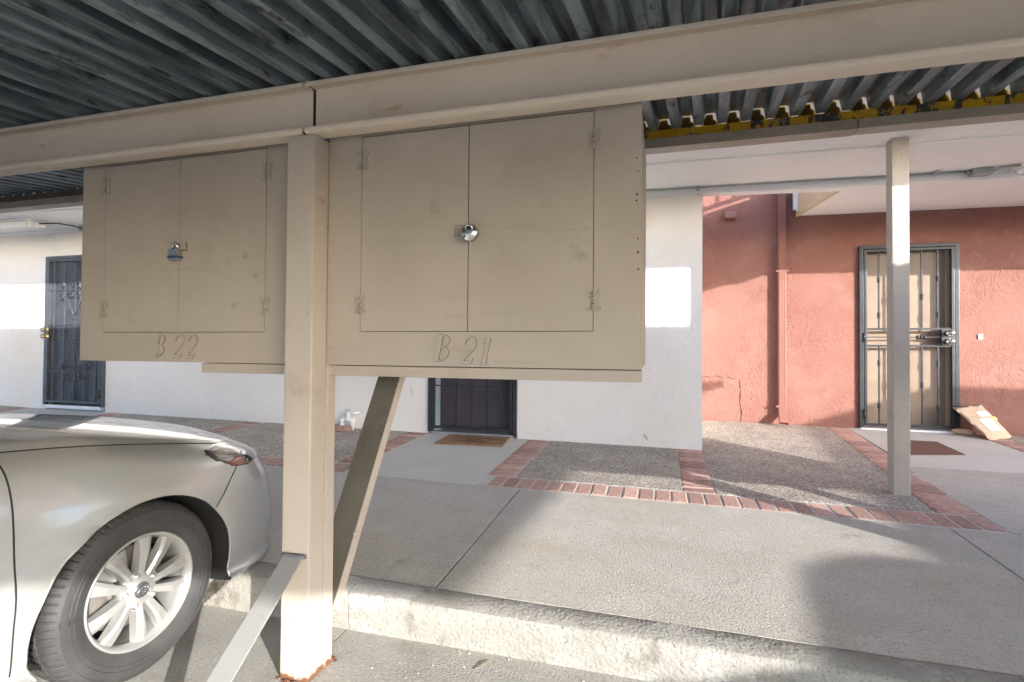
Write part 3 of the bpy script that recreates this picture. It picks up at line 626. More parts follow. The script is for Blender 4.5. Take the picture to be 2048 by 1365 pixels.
def deck(parent, xa, xb):
    x = xa; i = 0
    while x < xb-0.01:
        o = link('deck_sheet', deck_me, parent); o.location = (x, 0, 0.004*(i % 2)); i += 1
        md = o.modifiers.new('thick', 'SOLIDIFY'); md.thickness = 0.0018; md.offset = 1
        x += 8*PITCH
deck(cp, -11.3, 5.75)
# cee-section beams, open side to the parking side
def cee(parent, x0, x1):
    t, H, Fl, lip, yf, zb = 0.004, 0.198, 0.070, 0.022, 1.655, 0.798
    P = [(yf, zb+lip), (yf, zb+0.012), (yf+0.003, zb+0.004), (yf+0.012, zb), (yf+Fl-0.008, zb), (yf+Fl, zb+0.008), (yf+Fl, zb+H-0.008), (yf+Fl-0.008, zb+H), (yf+0.012, zb+H), (yf+0.003, zb+H-0.004), (yf, zb+H-0.012), (yf, zb+H-lip)]
    I = [(y+ (t if y < yf+0.006 else (-t if y > yf+Fl-0.004 else 0)), z+(t if z < zb+0.006 else (-t if z > zb+H-0.006 else 0))) for y, z in P]
    bm = bmesh.new(); poly = P+I[::-1]
    A = [bm.verts.new((x0, y, z)) for y, z in poly]; B = [bm.verts.new((x1, y, z)) for y, z in poly]; n = len(poly)
    for i in range(n): f = bm.faces.new((A[i], A[(i+1) % n], B[(i+1) % n], B[i])); f.smooth = True
    m = len(P)
    for i in range(m-1):
        bm.faces.new((A[i], A[i+1], A[n-2-i], A[n-1-i])); bm.faces.new((B[i+1], B[i], B[n-1-i], B[n-2-i]))
    fixn(bm); o = obj('channel_beam', bm, M['beam_lip'], parent); o.data.set_sharp_from_angle(angle=R(40))
    return o
cee(cp, -11.3, -1.286); b_ = cee(cp, -1.272, 5.75)
bm = bmesh.new(); box(bm, -1.34, -1.22, 1.7265, 1.732, 0.81, 0.985); box(bm, -1.34, -1.22, 1.664, 1.7185, 0.8045, 0.808); obj('gap_backing', bm, M['seam'], cp)  # black backing added behind the beam joint to stop light leaking through
for x in (-2.36, -1.1, -0.90, -0.63, -0.32, 0.55):
    bm = bmesh.new(); lathe(bm, [(0, -0.010), (0.009, -0.009), (0.012, -0.004), (0.012, 0)], 6, 'y', (x, 1.7205, 0.838)); obj('bolt', bm, M['beam_lip'], cp)
def post(parent, x, vis=True):
    t = thing('post', (x, 1.71, FZ)); t.parent = parent; t.matrix_parent_inverse = Matrix.Translation(-Vector(parent.location))
    bm = bmesh.new(); box(bm, x-0.0625, x+0.058, 1.662, 1.752, FZ, 0.797, 0.009); obj('front_tube', bm, M['tan_steel'], t)
    bm = bmesh.new(); box(bm, x-0.0605, x+0.060, 1.7535, 1.808, FZ, 0.797, 0.004); obj('back_channel', bm, M['tan_steel'], t)
    bm = bmesh.new()
    for k in range(26):
        a = random.uniform(0, 2*math.pi); p = Vector((x+random.uniform(-.075, .075), random.choice((1.652, 1.82))+random.uniform(-.01, .01), FZ)); s = random.uniform(.006, .016)
        d = bmesh.new(); bmesh.ops.create_icosphere(d, subdivisions=1, radius=s)
        for v in d.verts: v.co.z *= 0.5
        merge(bm, d, Matrix.Translation(p))
    obj('base_grout', bm, mat('rusty_grout', RUST, (0.10, 0.085, 0.07), 20, 0.95, 0.6, 60), t)
    # flat rear and front knee braces, welded in the post's own plane
    bm = bmesh.new(); th = 0.02
    def bracebar(p, q, x0, x1, flange):
        p, q = Vector((0, *p)), Vector((0, *q)); d = (q-p).normalized(); nn = Vector((0, -d.z, d.y))
        bb = bmesh.new()
        for (xa, xb, n0, n1) in ([(x0, x1, 0, 0.006)] + ([(x1-0.005, x1, 0.006, flange), (x0, x0+0.005, 0.006, flange)] if flange else [])):
            pts = []
            for e in (p, q):
                for xx in (xa, xb):
                    for k in (n0, n1): pts.append(bb.verts.new((xx, (e-nn*k).y, (e-nn*k).z)))
            for f in ((0, 1, 3, 2), (4, 6, 7, 5), (0, 4, 5, 1), (2, 3, 7, 6), (0, 2, 6, 4), (1, 5, 7, 3)): bb.faces.new([pts[i] for i in f])
        fixn(bb); return bb
    b1 = bracebar((1.812, -1.02), (2.365, -0.108), x-0.062, x+0.056, 0.042); obj('rear_brace', b1, M['brace_shade'], t)
    b1 = bracebar((1.812, -1.02), (2.365, -0.108), x+0.0565, x+0.0585, 0.0)
    b1.free(); b1 = bmesh.new(); e_ = Vector((0.553, 0.912)).normalized(); n_ = Vector((-e_.y, e_.x)); q_ = [(1.812, -1.02), (2.365, -0.108)]
    prism(b1, [(q_[0][0]-n_.x*k, q_[0][1]-n_.y*k) if False else (p_[0]-n_.x*k, p_[1]-n_.y*k) for p_, k in ((q_[0], -0.002), (q_[1], -0.002), (q_[1], 0.046), (q_[0], 0.046))], x+0.0565, x+0.0605, 'x'); fixn(b1); obj('rear_brace_flange', b1, M['tan_steel'], t)
    b2 = bracebar((1.655, -0.772), (1.07, FZ+0.005), x-0.045, x+0.035, 0.0); obj('front_brace', b2, M['brace_grey'], t)
    bm = bmesh.new(); tube(bm, [(x-0.052+i*0.011, 1.656, -0.765+0.003*(i % 2)) for i in range(10)], 0.008, 8); obj('weld_bead', bm, mat('grey_weld', (0.13, 0.13, 0.14), (0.2, 0.2, 0.21), 40, 0.5, 0.5, 90, metal=0.4), t)
    bm = bmesh.new(); lathe(bm, [(0, 0.012), (0.011, 0.010), (0.014, 0.004), (0.014, 0)], 6, 'x', (x+0.0565, 1.965, -0.78)); obj('bolt', bm, M['tan_steel'], t)
    return t
P1 = post(cp, -1.29)
for dx in (4.71, -4.71):
    c = copy_tree(P1, cp); c.location.x += dx
# rear eave: deck closed by a worn yellow angle on a tan purlin
for a, b, m_, lb in ((-11.3, -1.302, M['rusty'], 'rusty brown edge strip under the deck end'), (-1.298, 5.75, M['yellow'], 'worn yellow edge strip under the deck end')):
    bm = bmesh.new(); box(bm, a, b, 2.722, 2.728, 1.068, 1.1085); box(bm, a, b, 2.728, 2.79, 1.068, 1.074); obj('edge_angle', bm, m_, cp, label=lb)
for a, b, dz in ((-11.3, 0.868, -0.003), (0.872, 5.75, 0)):
    bm = bmesh.new(); box(bm, a, b, 2.716, 2.80, 1.022+dz, 1.067, 0.002); obj('eave_purlin', bm, M['tan'], cp)
pl = bmesh.new()
pr = [(-0.038, -0.004), (-0.028, 0.040), (-0.021, 0.059), (0.008, 0.059), (0.012, 0.045), (0.013, 0.030), (0.021, 0.028), (0.033, 0.01), (0.038, -0.004)]
prism(pl, pr, 0, 0.03); fixn(pl); pme = bpy.data.meshes.new('flute_closure'); pl.to_mesh(pme); pl.free(); pme.materials.append(M['gold']); pme2 = pme.copy(); pme2.name = 'flute_closure'; pme2.materials[0] = M['rusty']  # gold closures stand in for yellow light reflected inside the flute ends
x = -11.3+0.085*2.72+0.073
while x < 4.6:
    if -6 < x < 2.2:
        o = link('flute_closure', pme if x > -1.3 else pme2, cp); o.location = (x, 2.73, 1.1088); o.scale = (random.uniform(0.97, 1.06), 1, random.uniform(0.92, 1.0))
    x += PITCH
# locker support rails
bm = bmesh.new(); box(bm, -1.855, -0.057, 1.775, 1.865, -0.105, -0.066, 0.003); obj('support_rail', bm, M['tan_wood'], cp)
bm = bmesh.new(); box(bm, -1.93, -0.10, 1.87, 2.33, -0.086, -0.066); obj('support_board', bm, M['tan_wood'], cp)
bm = bmesh.new(); box(bm, -1.9, -0.1, 2.331, 2.42, -0.108, -0.066, 0.003); obj('support_rail', bm, M['tan_wood'], cp)

# neighbouring carport roof farther right: throws the shade on the driveway and the lower terracotta wall
cn = thing('carport', (10, 1.72, FZ), 'matching neighbour carport beyond a gap on the right', 'carport')
deck(cn, 8.0, 13.0); cee(cn, 8.0, 13.0)
for x in (8.3, 12.7):
    c = copy_tree(P1, cn); c.location.x += x+1.29; c.matrix_parent_inverse = Matrix.Translation(-Vector(cn.location))

# ---- lockers
def stroke_poly(bm, pts, ws, y0, y1):
    """ribbon of varying width along a 2D path (x,z), raised in y"""
    n = len(pts); L, Rr = [], []
    for i, (x, z) in enumerate(pts):
        a = pts[max(i-1, 0)]; b = pts[min(i+1, n-1)]; d = Vector((b[0]-a[0], b[1]-a[1])).normalized(); nn = Vector((-d.y, d.x)); w_ = ws[i] if isinstance(ws, (list, tuple)) else ws
        L.append((x+nn.x*w_, z+nn.y*w_)); Rr.append((x-nn.x*w_, z-nn.y*w_))
    va = [[bm.verts.new((p[0], y, p[1])) for p in s] for s in (L, Rr) for y in (y0, y1)]
    Lf, Lb, Rf, Rb = va
    for i in range(n-1):
        bm.faces.new((Lf[i], Lf[i+1], Rf[i+1], Rf[i])); bm.faces.new((Lf[i], Lb[i], Lb[i+1], Lf[i+1])); bm.faces.new((Rf[i], Rf[i+1], Rb[i+1], Rb[i]))
    for i in (0, n-1): bm.faces.new((Lf[i], Rf[i], Rb[i], Lb[i]))
def arc(cx, cz, rx, rz_, a0, a1, n=12): return [(cx+rx*math.cos(a0+(a1-a0)*i/n), cz+rz_*math.sin(a0+(a1-a0)*i/n)) for i in range(n+1)]
def glyph(ch):
    """strokes of an inclined serif letter, box 0..0.6 wide, 0..1 high"""
    pi = math.pi
    if ch == 'B':
        return [([(0.14, 0), (0.14, 1.0)], 0.055), ([(0.0, 0.02), (0.3, 0.02)], 0.022), ([(0.0, 0.98), (0.3, 0.98)], 0.022),
                ([(0.18, 0.975)]+arc(0.27, 0.755, 0.23, 0.22, pi/2, -pi/2, 14)+[(0.16, 0.535)], [0.02]*4+[0.035, 0.05, 0.055, 0.055, 0.055, 0.05, 0.04]+[0.022]*6),
                ([(0.18, 0.53)]+arc(0.28, 0.275, 0.28, 0.25, pi/2, -pi/2, 14)+[(0.16, 0.025)], [0.02]*4+[0.035, 0.05, 0.058, 0.058, 0.058, 0.05, 0.04]+[0.022]*6)]
    if ch == '2':
        p = arc(0.29, 0.73, 0.235, 0.25, pi*1.02, -0.15*pi, 16)
        return [(p+[(0.44, 0.52), (0.30, 0.33), (0.14, 0.15), (0.05, 0.04)], [0.045, 0.03, 0.025]+[0.022]*4+[0.03, 0.04, 0.05, 0.056, 0.056, 0.056, 0.055, 0.052, 0.05]+[0.046, 0.04, 0.036, 0.03, 0.024]),
                ([(0.03, 0.04), (0.2, 0.045), (0.44, 0.045), (0.50, 0.06), (0.54, 0.20)], [0.04, 0.045, 0.045, 0.036, 0.02])]
    if ch == '1':
        return [([(0.27, 0), (0.27, 1.0)], 0.046), ([(0.00, 0.80), (0.14, 0.88), (0.27, 0.975)], [0.02, 0.034, 0.026]), ([(0.08, 0.018), (0.46, 0.018)], 0.022)]
def make_locker(x0, x1, label, text, tx, loose, cxd, dl, dr):
    z0, z1, y0, y1 = -0.062, 0.83, 1.75, 2.37
    t = thing('storage_locker', ((x0+x1)/2, y0, z0), label, 'locker', 'plywood storage lockers hung from the carport beam')
    bm = bmesh.new()                                    # face frame with the door opening cut out
    fy = 0.017; dz0, dz1l, dz1r = 0.064, 0.80, 0.786
    box(bm, x0, dl-0.0018, y0, y0+fy, z0, z1); box(bm, dr+0.0018, x1, y0, y0+fy, z0, z1)
    box(bm, dl-0.0018, dr+0.0018, y0, y0+fy, z0, dz0-0.0018); box(bm, dl-0.0018, dr+0.0018, y0, y0+fy, dz1l+0.0035, z1)
    obj('face_frame', bm, M['tan_wood'], t)
    bm = bmesh.new(); box(bm, x0+0.001, x1-0.001, y0+fy+0.0005, y1, z0+0.001, z1)
    obj('carcass', bm, M['tan_wood'], t)
    bm = bmesh.new(); box(bm, dl-0.001, dr+0.001, y0+0.0075, y0+fy, dz0-0.001, dz1l+0.002); obj('door_gap', bm, M['hole'], t)
    for a, b, off in ((dl+0.0006, cxd-0.0018, 0.0), (cxd+0.0022, dr-0.0006, -loose)):
        bm = bmesh.new(); box(bm, a, b, y0-0.0005+off, y0+0.012+off, dz0+0.0006, dz1l-0.0006, 0.0012); obj('door', bm, M['tan_wood'], t)
    for hx, hz in ((dl, 0.713), (dl, 0.163), (dr, 0.705), (dr, 0.163)):
        h = thing('hinge', (hx, y0, hz)); h.parent = t; h.matrix_parent_inverse = Matrix.Translation(-Vector(t.location))
        for s in (-1, 1):
            bm = bmesh.new()
            prism(bm, [(hx+s*0.004, hz-0.036), (hx+s*0.026, hz-0.036), (hx+s*0.026, hz-0.020), (hx+s*0.021, hz-0.015), (hx+s*0.021, hz+0.015), (hx+s*0.026, hz+0.020), (hx+s*0.026, hz+0.032), (hx+s*0.015, hz+0.046), (hx+s*0.004, hz+0.032)], y0-0.0035, y0-0.0006); fixn(bm)
            for q in (-0.027, 0.027): lathe(bm, [(0, -0.002), (0.004, -0.0015), (0.0045, 0)], 6, 'y', (hx+s*0.015, y0-0.0035, hz+q))
            obj('hinge_leaf', bm, M['hinge'], h)
        bm = bmesh.new()
        for k in range(5): tube(bm, [(hx, y0-0.006, hz-0.030+k*0.0122), (hx, y0-0.006, hz-0.030+k*0.0122+0.0105)], 0.0052, 8)
        lathe(bm, [(0, 0.008), (0.004, 0.004), (0.003, 0.0)], 8, 'z', (hx, y0-0.006, hz+0.031)); obj('hinge_pin', bm, M['hinge'], h)
    hp = thing('hasp', (cxd, y0, 0.42)); hp.parent = t; hp.matrix_parent_inverse = Matrix.Translation(-Vector(t.location))
    bm = bmesh.new(); box(bm, cxd-0.0525, cxd+0.0445, y0-0.0022, y0-0.0008, 0.4055, 0.4435); obj('shade_line', bm, M['edge_shade'], hp)  # darker backing stands in for shade round the hasp plate
    bm = bmesh.new(); box(bm, cxd-0.05, cxd-0.008, y0-0.005, y0-0.001, 0.408, 0.441, 0.0012); box(bm, cxd-0.006, cxd+0.042, y0-0.009, y0-0.0055, 0.411, 0.441, 0.0012); obj('hasp_plate', bm, M['hinge'], hp)
    bm = bmesh.new(); tube(bm, [(cxd+0.014, y0-0.004, 0.432), (cxd+0.014, y0-0.018, 0.431), (cxd+0.014, y0-0.022, 0.426), (cxd+0.014, y0-0.018, 0.421), (cxd+0.014, y0-0.004, 0.420)], 0.003, 8); obj('staple', bm, M['steel'], hp)
    if text:
        for ch, (gx, gz_) in zip(text, tx):
            bm = bmesh.new(); gb = bmesh.new(); h = 0.094
            for k, (pts, ws) in enumerate(glyph(ch)):
                q = [(gx+h*(0.86*x+0.20*z), gz_+h*z) for x, z in pts]; ww = [h*v*1.25 for v in ws] if isinstance(ws, (list, tuple)) else h*ws*1.25
                stroke_poly(bm, q, ww, y0-0.007-0.00012*k, y0+0.001)
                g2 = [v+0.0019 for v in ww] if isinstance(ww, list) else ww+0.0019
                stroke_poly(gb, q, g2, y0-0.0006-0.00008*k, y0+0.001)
            fixn(bm); fixn(gb)
            rc = obj('raised_character', bm, M['tan_wood'], t); obj('shade_line', gb, M['edge_shade'], rc)  # wider dark ribbon stands in for shade at the character's edges
    return t
make_locker(-1.2305, -0.058, 'plywood locker marked B 21 right of the post, with a round padlock', 'B21', [(-0.785, -0.043), (-0.685, -0.050), (-0.615, -0.053)], 0.002, -0.656, -1.086, -0.213)
make_locker(-2.512, -1.352, 'plywood locker marked B 22 left of the post, with a square padlock', 'B22', [(-2.085, -0.040), (-1.985, -0.043), (-1.915, -0.044)], 0.0015, -1.956, -2.374, -1.519)
make_locker(2.16, 3.33, 'plain plywood locker left of the next post, beyond the photo', None, [], 0.002, 2.77, 2.32, 3.21)
make_locker(3.64, 4.83, 'plain plywood locker right of the next post, beyond the photo', None, [], 0.002, 4.24, 3.79, 4.68)
# dents and rusty nail heads on the right edge of the right locker
bm = bmesh.new()
for i, z in enumerate((0.63, 0.585, 0.51, 0.49, 0.365, 0.32, 0.265)):
    b2 = bmesh.new(); bmesh.ops.create_icosphere(b2, subdivisions=1, radius=random.uniform(.0025, .0045))
    for v in b2.verts: v.co.y *= 0.3
    merge(bm, b2, Matrix.Translation((-0.071+random.uniform(-.008, .006), 1.7495, z)))
L21 = [o for o in bpy.data.objects if o.name.startswith('storage_locker')][0]
obj('nail_head', bm, mat('rusty_nail', RUST, (0.07, 0.03, 0.015), 30, 0.9), L21)

# padlocks
pk = thing('padlock', (-0.640, 1.728, 0.408), 'round stainless disc padlock hanging on the B 21 locker', 'padlock')
bm = bmesh.new(); lathe(bm, [(0, -0.016), (0.008, -0.0162), (0.018, -0.016), (0.0195, -0.0145), (0.027, -0.013), (0.0305, -0.009), (0.0315, 0), (0.0305, 0.009), (0.026, 0.013), (0, 0.0135)], 40, 'y', (-0.640, 1.722, 0.408)); obj('body', bm, M['steel'], pk)
bm = bmesh.new(); lathe(bm, [(0, -0.001), (0.0105, -0.001), (0.0105, 0)], 20, 'y', (-0.637, 1.7055, 0.424)); obj('shackle_notch', bm, M['hole'], pk)
bm = bmesh.new(); tube(bm, [(-0.651, 1.7045, 0.42), (-0.647, 1.7035, 0.429), (-0.637, 1.703, 0.4325), (-0.628, 1.7035, 0.429), (-0.625, 1.7045, 0.42)], 0.0036, 8); obj('shackle', bm, M['chrome'], pk)
bm = bmesh.new(); lathe(bm, [(0, -0.0005), (0.004, -0.0005), (0.004, 0)], 12, 'y', (-0.642, 1.7055, 0.402)); obj('keyway', bm, M['brass'], pk)
pk = thing('padlock', (-1.955, 1.735, 0.39), 'square laminated padlock with a blue band on the B 22 locker', 'padlock')
bm = bmesh.new()
for k in range(6): box(bm, -1.979, -1.931, 1.716, 1.742, 0.383+k*0.0045, 0.383+k*0.0045+0.0040, 0.0007)
obj('body', bm, M['steel'], pk)
bm = bmesh.new(); box(bm, -1.981, -1.929, 1.714, 1.744, 0.372, 0.3825, 0.003); obj('bumper_band', bm, M['blue_band'], pk)
bm = bmesh.new(); box(bm, -1.978, -1.932, 1.717, 1.741, 0.366, 0.3718, 0.001); obj('base_plate', bm, M['steel'], pk)
bm = bmesh.new(); tube(bm, [(-1.968, 1.73, 0.408), (-1.968, 1.728, 0.424), (-1.963, 1.727, 0.434), (-1.955, 1.727, 0.438), (-1.947, 1.727, 0.434), (-1.942, 1.728, 0.424), (-1.942, 1.73, 0.408)], 0.005, 10); obj('shackle', bm, M['chrome'], pk)

# ================================================================== CAR
CXC = -2.75; YW, ZW = 1.52, -0.905; YRW = -1.30
def cat(tab, y):
    """Catmull-like interpolation through (y,value) pairs, y descending"""
    t = sorted(tab)
    if y <= t[0][0]: return t[0][1]
    if y >= t[-1][0]: return t[-1][1]
    for i in range(len(t)-1):
        if t[i][0] <= y <= t[i+1][0]:
            (a, p), (b, q) = t[i], t[i+1]
            def sl(j):
                j0, j1 = max(j-1, 0), min(j+1, len(t)-1); return (t[j1][1]-t[j0][1])/(t[j1][0]-t[j0][0])
            h = b-a; s = (y-a)/h; m0, m1 = sl(i)*h, sl(i+1)*h
            return (2*s**3-3*s*s+1)*p+(s**3-2*s*s+s)*m0+(-2*s**3+3*s*s)*q+(s**3-s*s)*m1
YS = (2.6, 2.3, 2.0, 1.52, 1.15, 0.6, -0.6, -1.4, -2.3)
rows = [  # half width, nose y, tail y, heights at YS
    (0.00, 2.40, -2.15, (.20,)*9),
    (0.87, 2.54, -2.17, (.185, .185, .19, .20, .20, .20, .20, .20, .22)),
    (0.908, 2.64, -2.24, (.23, .235, .24, .25, .25, .25, .25, .25, .28)),
    (0.916, 2.65, -2.29, (.38, .39, .39, .40, .40, .40, .40, .41, .42)),
    (0.918, 2.615, -2.31, (.53, .54, .55, .56, .56, .56, .57, .58, .58)),
    (0.912, 2.545, -2.31, (.625, .635, .65, .68, .69, .70, .72, .74, .74)),
    (0.897, 2.51, -2.30, (.665, .685, .715, .76, .78, .79, .82, .85, .84)),
    (0.862, 2.48, -2.29, (.685, .710, .750, .815, .85, .87, .895, .93, .91)),
    (0.795, 2.46, -2.28, (.70, .730, .778, .855, .895, .915, .935, .97, .95)),
    (0.74, 2.45, -2.27, (.708, .745, .80, .882, .925, .94, .95, .985, .965)),
    (0.58, 2.44, -2.26, (.712, .770, .832, .912, .955, .955, .955, 1.0, .98)),
    (0.32, 2.45, -2.26, (.716, .795, .86, .935, .975, .96, .96, 1.005, .985)),
    (0.00, 2.46, -2.26, (.718, .806, .872, .945, .985, .96, .96, 1.005, .985)),
]
def row_curve(W, yn, yr, hs):
    pts = []
    y0 = 1.5; p, q = 3.8, 2.15
    for i in range(20):
        a = (math.pi/2)*i/20
        wv = W*math.sin(a)**(2/q) if i else 0.0; y = y0+(yn-y0)*math.cos(a)**(2/p); pts.append((wv, y))
    N = 26
    for i in range(N+1): pts.append((W, y0-(y0+1.5)*i/N))
    for i in range(1, 13):
        a = (math.pi/2)*(1-i/12); pts.append((W*math.sin(a)**(2/2.2) if i < 12 else 0.0, -1.5-(-1.5-yr)*math.cos(a)**(2/3.2)))
    tab = list(zip(YS, hs))
    return [(w_, y, cat(tab, y)) for w_, y in pts]
crv = [row_curve(*r) for r in rows]
def cr(p0, p1, p2, p3, t):
    return tuple(0.5*((2*b)+(-a+c)*t+(2*a-5*b+4*c-d)*t*t+(-a+3*b-3*c+d)*t**3) for a, b, c, d in zip(p0, p1, p2, p3))
fine = []
SUB = 4
for j in range(len(crv)-1):
    for s in range(SUB):
        t = s/SUB
        g = [crv[max(j-1, 0)], crv[j], crv[j+1], crv[min(j+2, len(crv)-1)]]
        fine.append([cr(g[0][i], g[1][i], g[2][i], g[3][i], t) for i in range(len(crv[0]))])
fine.append(crv[-1])
def build_body():
    bm = bmesh.new(); grid = {}
    for s in (1, -1):
        for j, rw in enumerate(fine):
            for i, (w_, y, h) in enumerate(rw):
                w_ = max(w_, 0)
                # arch flare
                d = math.hypot((y-1.537)/1.09, h+FZ-(-0.925)); fl = 0.022*min(max((h-0.2)/0.25, 0), 1)*math.exp(-((d-0.39)/0.045)**2) if 0.1 < h < 0.75 and w_ > 0.5 else 0
                grid[s, j, i] = bm.verts.new((CXC+s*(w_+fl), y, FZ+h))
        for j in range(len(fine)-1):
            for i in range(len(fine[0])-1):
                q = (grid[s, j, i], grid[s, j, i+1], grid[s, j+1, i+1], grid[s, j+1, i])
                try: bm.faces.new(q)
                except ValueError: pass
    bmesh.ops.remove_doubles(bm, verts=bm.verts[:], dist=0.0008)
    bmesh.ops.dissolve_degenerate(bm, edges=bm.edges[:], dist=0.0003)
    fixn(bm)
    return bm
tmp = build_body(); bvh = BVHTree.FromBMesh(tmp)
me = bpy.data.meshes.new('tmp_body'); tmp.to_mesh(me); tmp.free()
bo = bpy.data.objects.new('tmp_body', me); C.objects.link(bo); me.materials.append(M['paint']); me.materials.append(M['liner'])
cuts = []
cb = bmesh.new()
for yc, zc, rr in ((1.537, -0.925, 0.362), (YRW, -0.905, 0.365)):
    for s in (1, -1):
        b2 = bmesh.new(); lathe(b2, [(0, 0.58), (rr-0.02, 0.58), (rr, 0.62), (rr, 1.2), (0, 1.2)], 64, 'x', (0, yc, zc))
        for v in b2.verts: v.co = Vector((CXC+s*v.co.x, yc+(v.co.y-yc)*(1.09 if yc > 0 else 1), v.co.z))
        bmesh.ops.remove_doubles(b2, verts=b2.verts[:], dist=1e-5); fixn(b2)
        merge(cb, b2, None, 1)
cm = bpy.data.meshes.new('tmp_cut'); cb.to_mesh(cm); cb.free(); cm.materials.append(M['paint']); cm.materials.append(M['liner'])
cbo = bpy.data.objects.new('tmp_cut', cm); C.objects.link(cbo)
md = bo.modifiers.new('b', 'BOOLEAN'); md.operation = 'DIFFERENCE'; md.object = cbo; md.solver = 'EXACT'
dg = bpy.context.evaluated_depsgraph_get(); dg.update()
ev = bpy.data.meshes.new_from_object(bo.evaluated_get(dg))
bpy.data.objects.remove(bo); bpy.data.objects.remove(cbo)
bm = bmesh.new(); bm.from_mesh(ev)
allg = lambda: bm.verts[:]+bm.edges[:]+bm.faces[:]
def cutp(co_, no): bmesh.ops.bisect_plane(bm, geom=allg(), plane_co=co_, plane_no=no, dist=1e-5)
BN = Vector((0, 0.76, -0.20)).normalized() if False else Vector((0, 0.14, -0.12))
# bumper line runs from the lamp's lower corner to the arch
p_a, p_b = Vector((0, 1.985, -0.545)), Vector((0, 1.845, -0.675)); dl_ = (p_b-p_a); BN = Vector((0, -dl_.z, dl_.y)).normalized()
if BN.y < 0: BN = -BN
cutp(p_a, BN); cutp((0, 1.105, 0), (0, 1, 0)); cutp((0, 0.02, 0), (0, 1, 0)); cutp((0, -0.98, 0), (0, 1, 0)); cutp((0, -1.72, 0), (0, 1, 0))
bm.normal_update()
def rowh(j, y): return cat(list(zip(YS, rows[j][3])), y)+FZ
def classify(f):
    if f.material_index == 1: return 'wheel_arch_liner'
    c = f.calc_center_median(); s = 'r' if c.x > CXC else 'l'; wv = abs(c.x-CXC)
    hood = c.z > rowh(8, c.y)-0.002 and wv < 0.80
    if c.y > 1.105:
        if hood and c.y < 2.44: return 'bonnet'
        if (Vector((0, c.y, c.z))-p_a).dot(BN) > 0 : return 'front_bumper'
        return 'fender'+s
    if c.z < FZ+0.235: return 'front_bumper' if c.y > 1.0 else 'sill'
    if c.z > rowh(8, c.y): return 'boot_lid' if c.y < -1.3 else 'cowl'
    if c.y > 0.02: return 'doorf'+s
    if c.y > -0.98: return 'doorb'+s
    return 'quarter'+s if c.y > -1.72 else 'rear_bumper'
cls = {f.index: classify(f) for f in bm.faces}
bm.faces.ensure_lookup_table()
seams = {}
for e in bm.edges:
    if len(e.link_faces) == 2:
        a, b = (cls[f.index] for f in e.link_faces)
        if a != b and 'wheel_arch_liner' not in (a, b) and not {a, b} <= {'cowl', 'doorfr', 'doorfl', 'doorbr', 'doorbl'} and 'sill' not in (a, b):
            c_ = (e.verts[0].co+e.verts[1].co)/2
            if c_.z < FZ+0.25: continue
            seams[e.index] = (e.verts[0].co.copy(), e.verts[1].co.copy())
car = thing('sedan', (CXC, 0, FZ), 'champagne silver sedan parked nose-in beside the tan post', 'car')
names = {'fenderr': 'fender', 'fenderl': 'fender', 'doorfr': 'front_door', 'doorfl': 'front_door', 'doorbr': 'rear_door', 'doorbl': 'rear_door', 'quarterr': 'rear_quarter', 'quarterl': 'rear_quarter'}
for f in bm.faces:
    if cls[f.index] == 'wheel_arch_liner':
        c = f.calc_center_median(); cls[f.index] = 'wheel_arch_liner'+('r' if c.x > CXC else 'l')+('f' if c.y > 0 else 'b')
for k in ('wheel_arch_liner'+a+b for a in 'rl' for b in 'fb'): names[k] = 'wheel_arch_liner'
for k in sorted(set(cls.values())):
    b2 = bmesh.new(); vm = {}
    for f in bm.faces:
        if cls[f.index] != k: continue
        vs = []
        for v in f.verts:
            if v not in vm: vm[v] = b2.verts.new(v.co)
            vs.append(vm[v])
        try:
            nf = b2.faces.new(vs); nf.smooth = True
        except ValueError: pass
    o = obj(names.get(k, k), b2, M['liner'] if k.startswith('wheel_arch_liner') or k == 'cowl' else M['paint'], car)
    for p in o.data.polygons: p.use_smooth = True
    o.data.set_sharp_from_angle(angle=R(42))
b2 = bmesh.new()
for a, b in seams.values():
    if (b-a).length > 1e-4: tube(b2, [a, b], 0.0026, 5, False)
obj('panel_gap', b2, M['seam'], car, kind='stuff')
# bright rolled edge round the front arches
for s in (1, -1):
    b2 = bmesh.new(); pts = []
    for i in range(61):
        a = R(-14+208*i/60); y, z = 1.537+0.3946*math.cos(a), -0.925+0.362*math.sin(a)
        if z < FZ+0.20: continue
        h = bvh.ray_cast(Vector((CXC+s*1.5, y, z)), Vector((-s, 0, 0)))
        if h[0]: pts.append(h[0]+Vector((-s*0.003, 0, 0)))
    tube(b2, pts, 0.0055, 8); obj('arch_lip', b2, M['paint'], car)
bm.free()
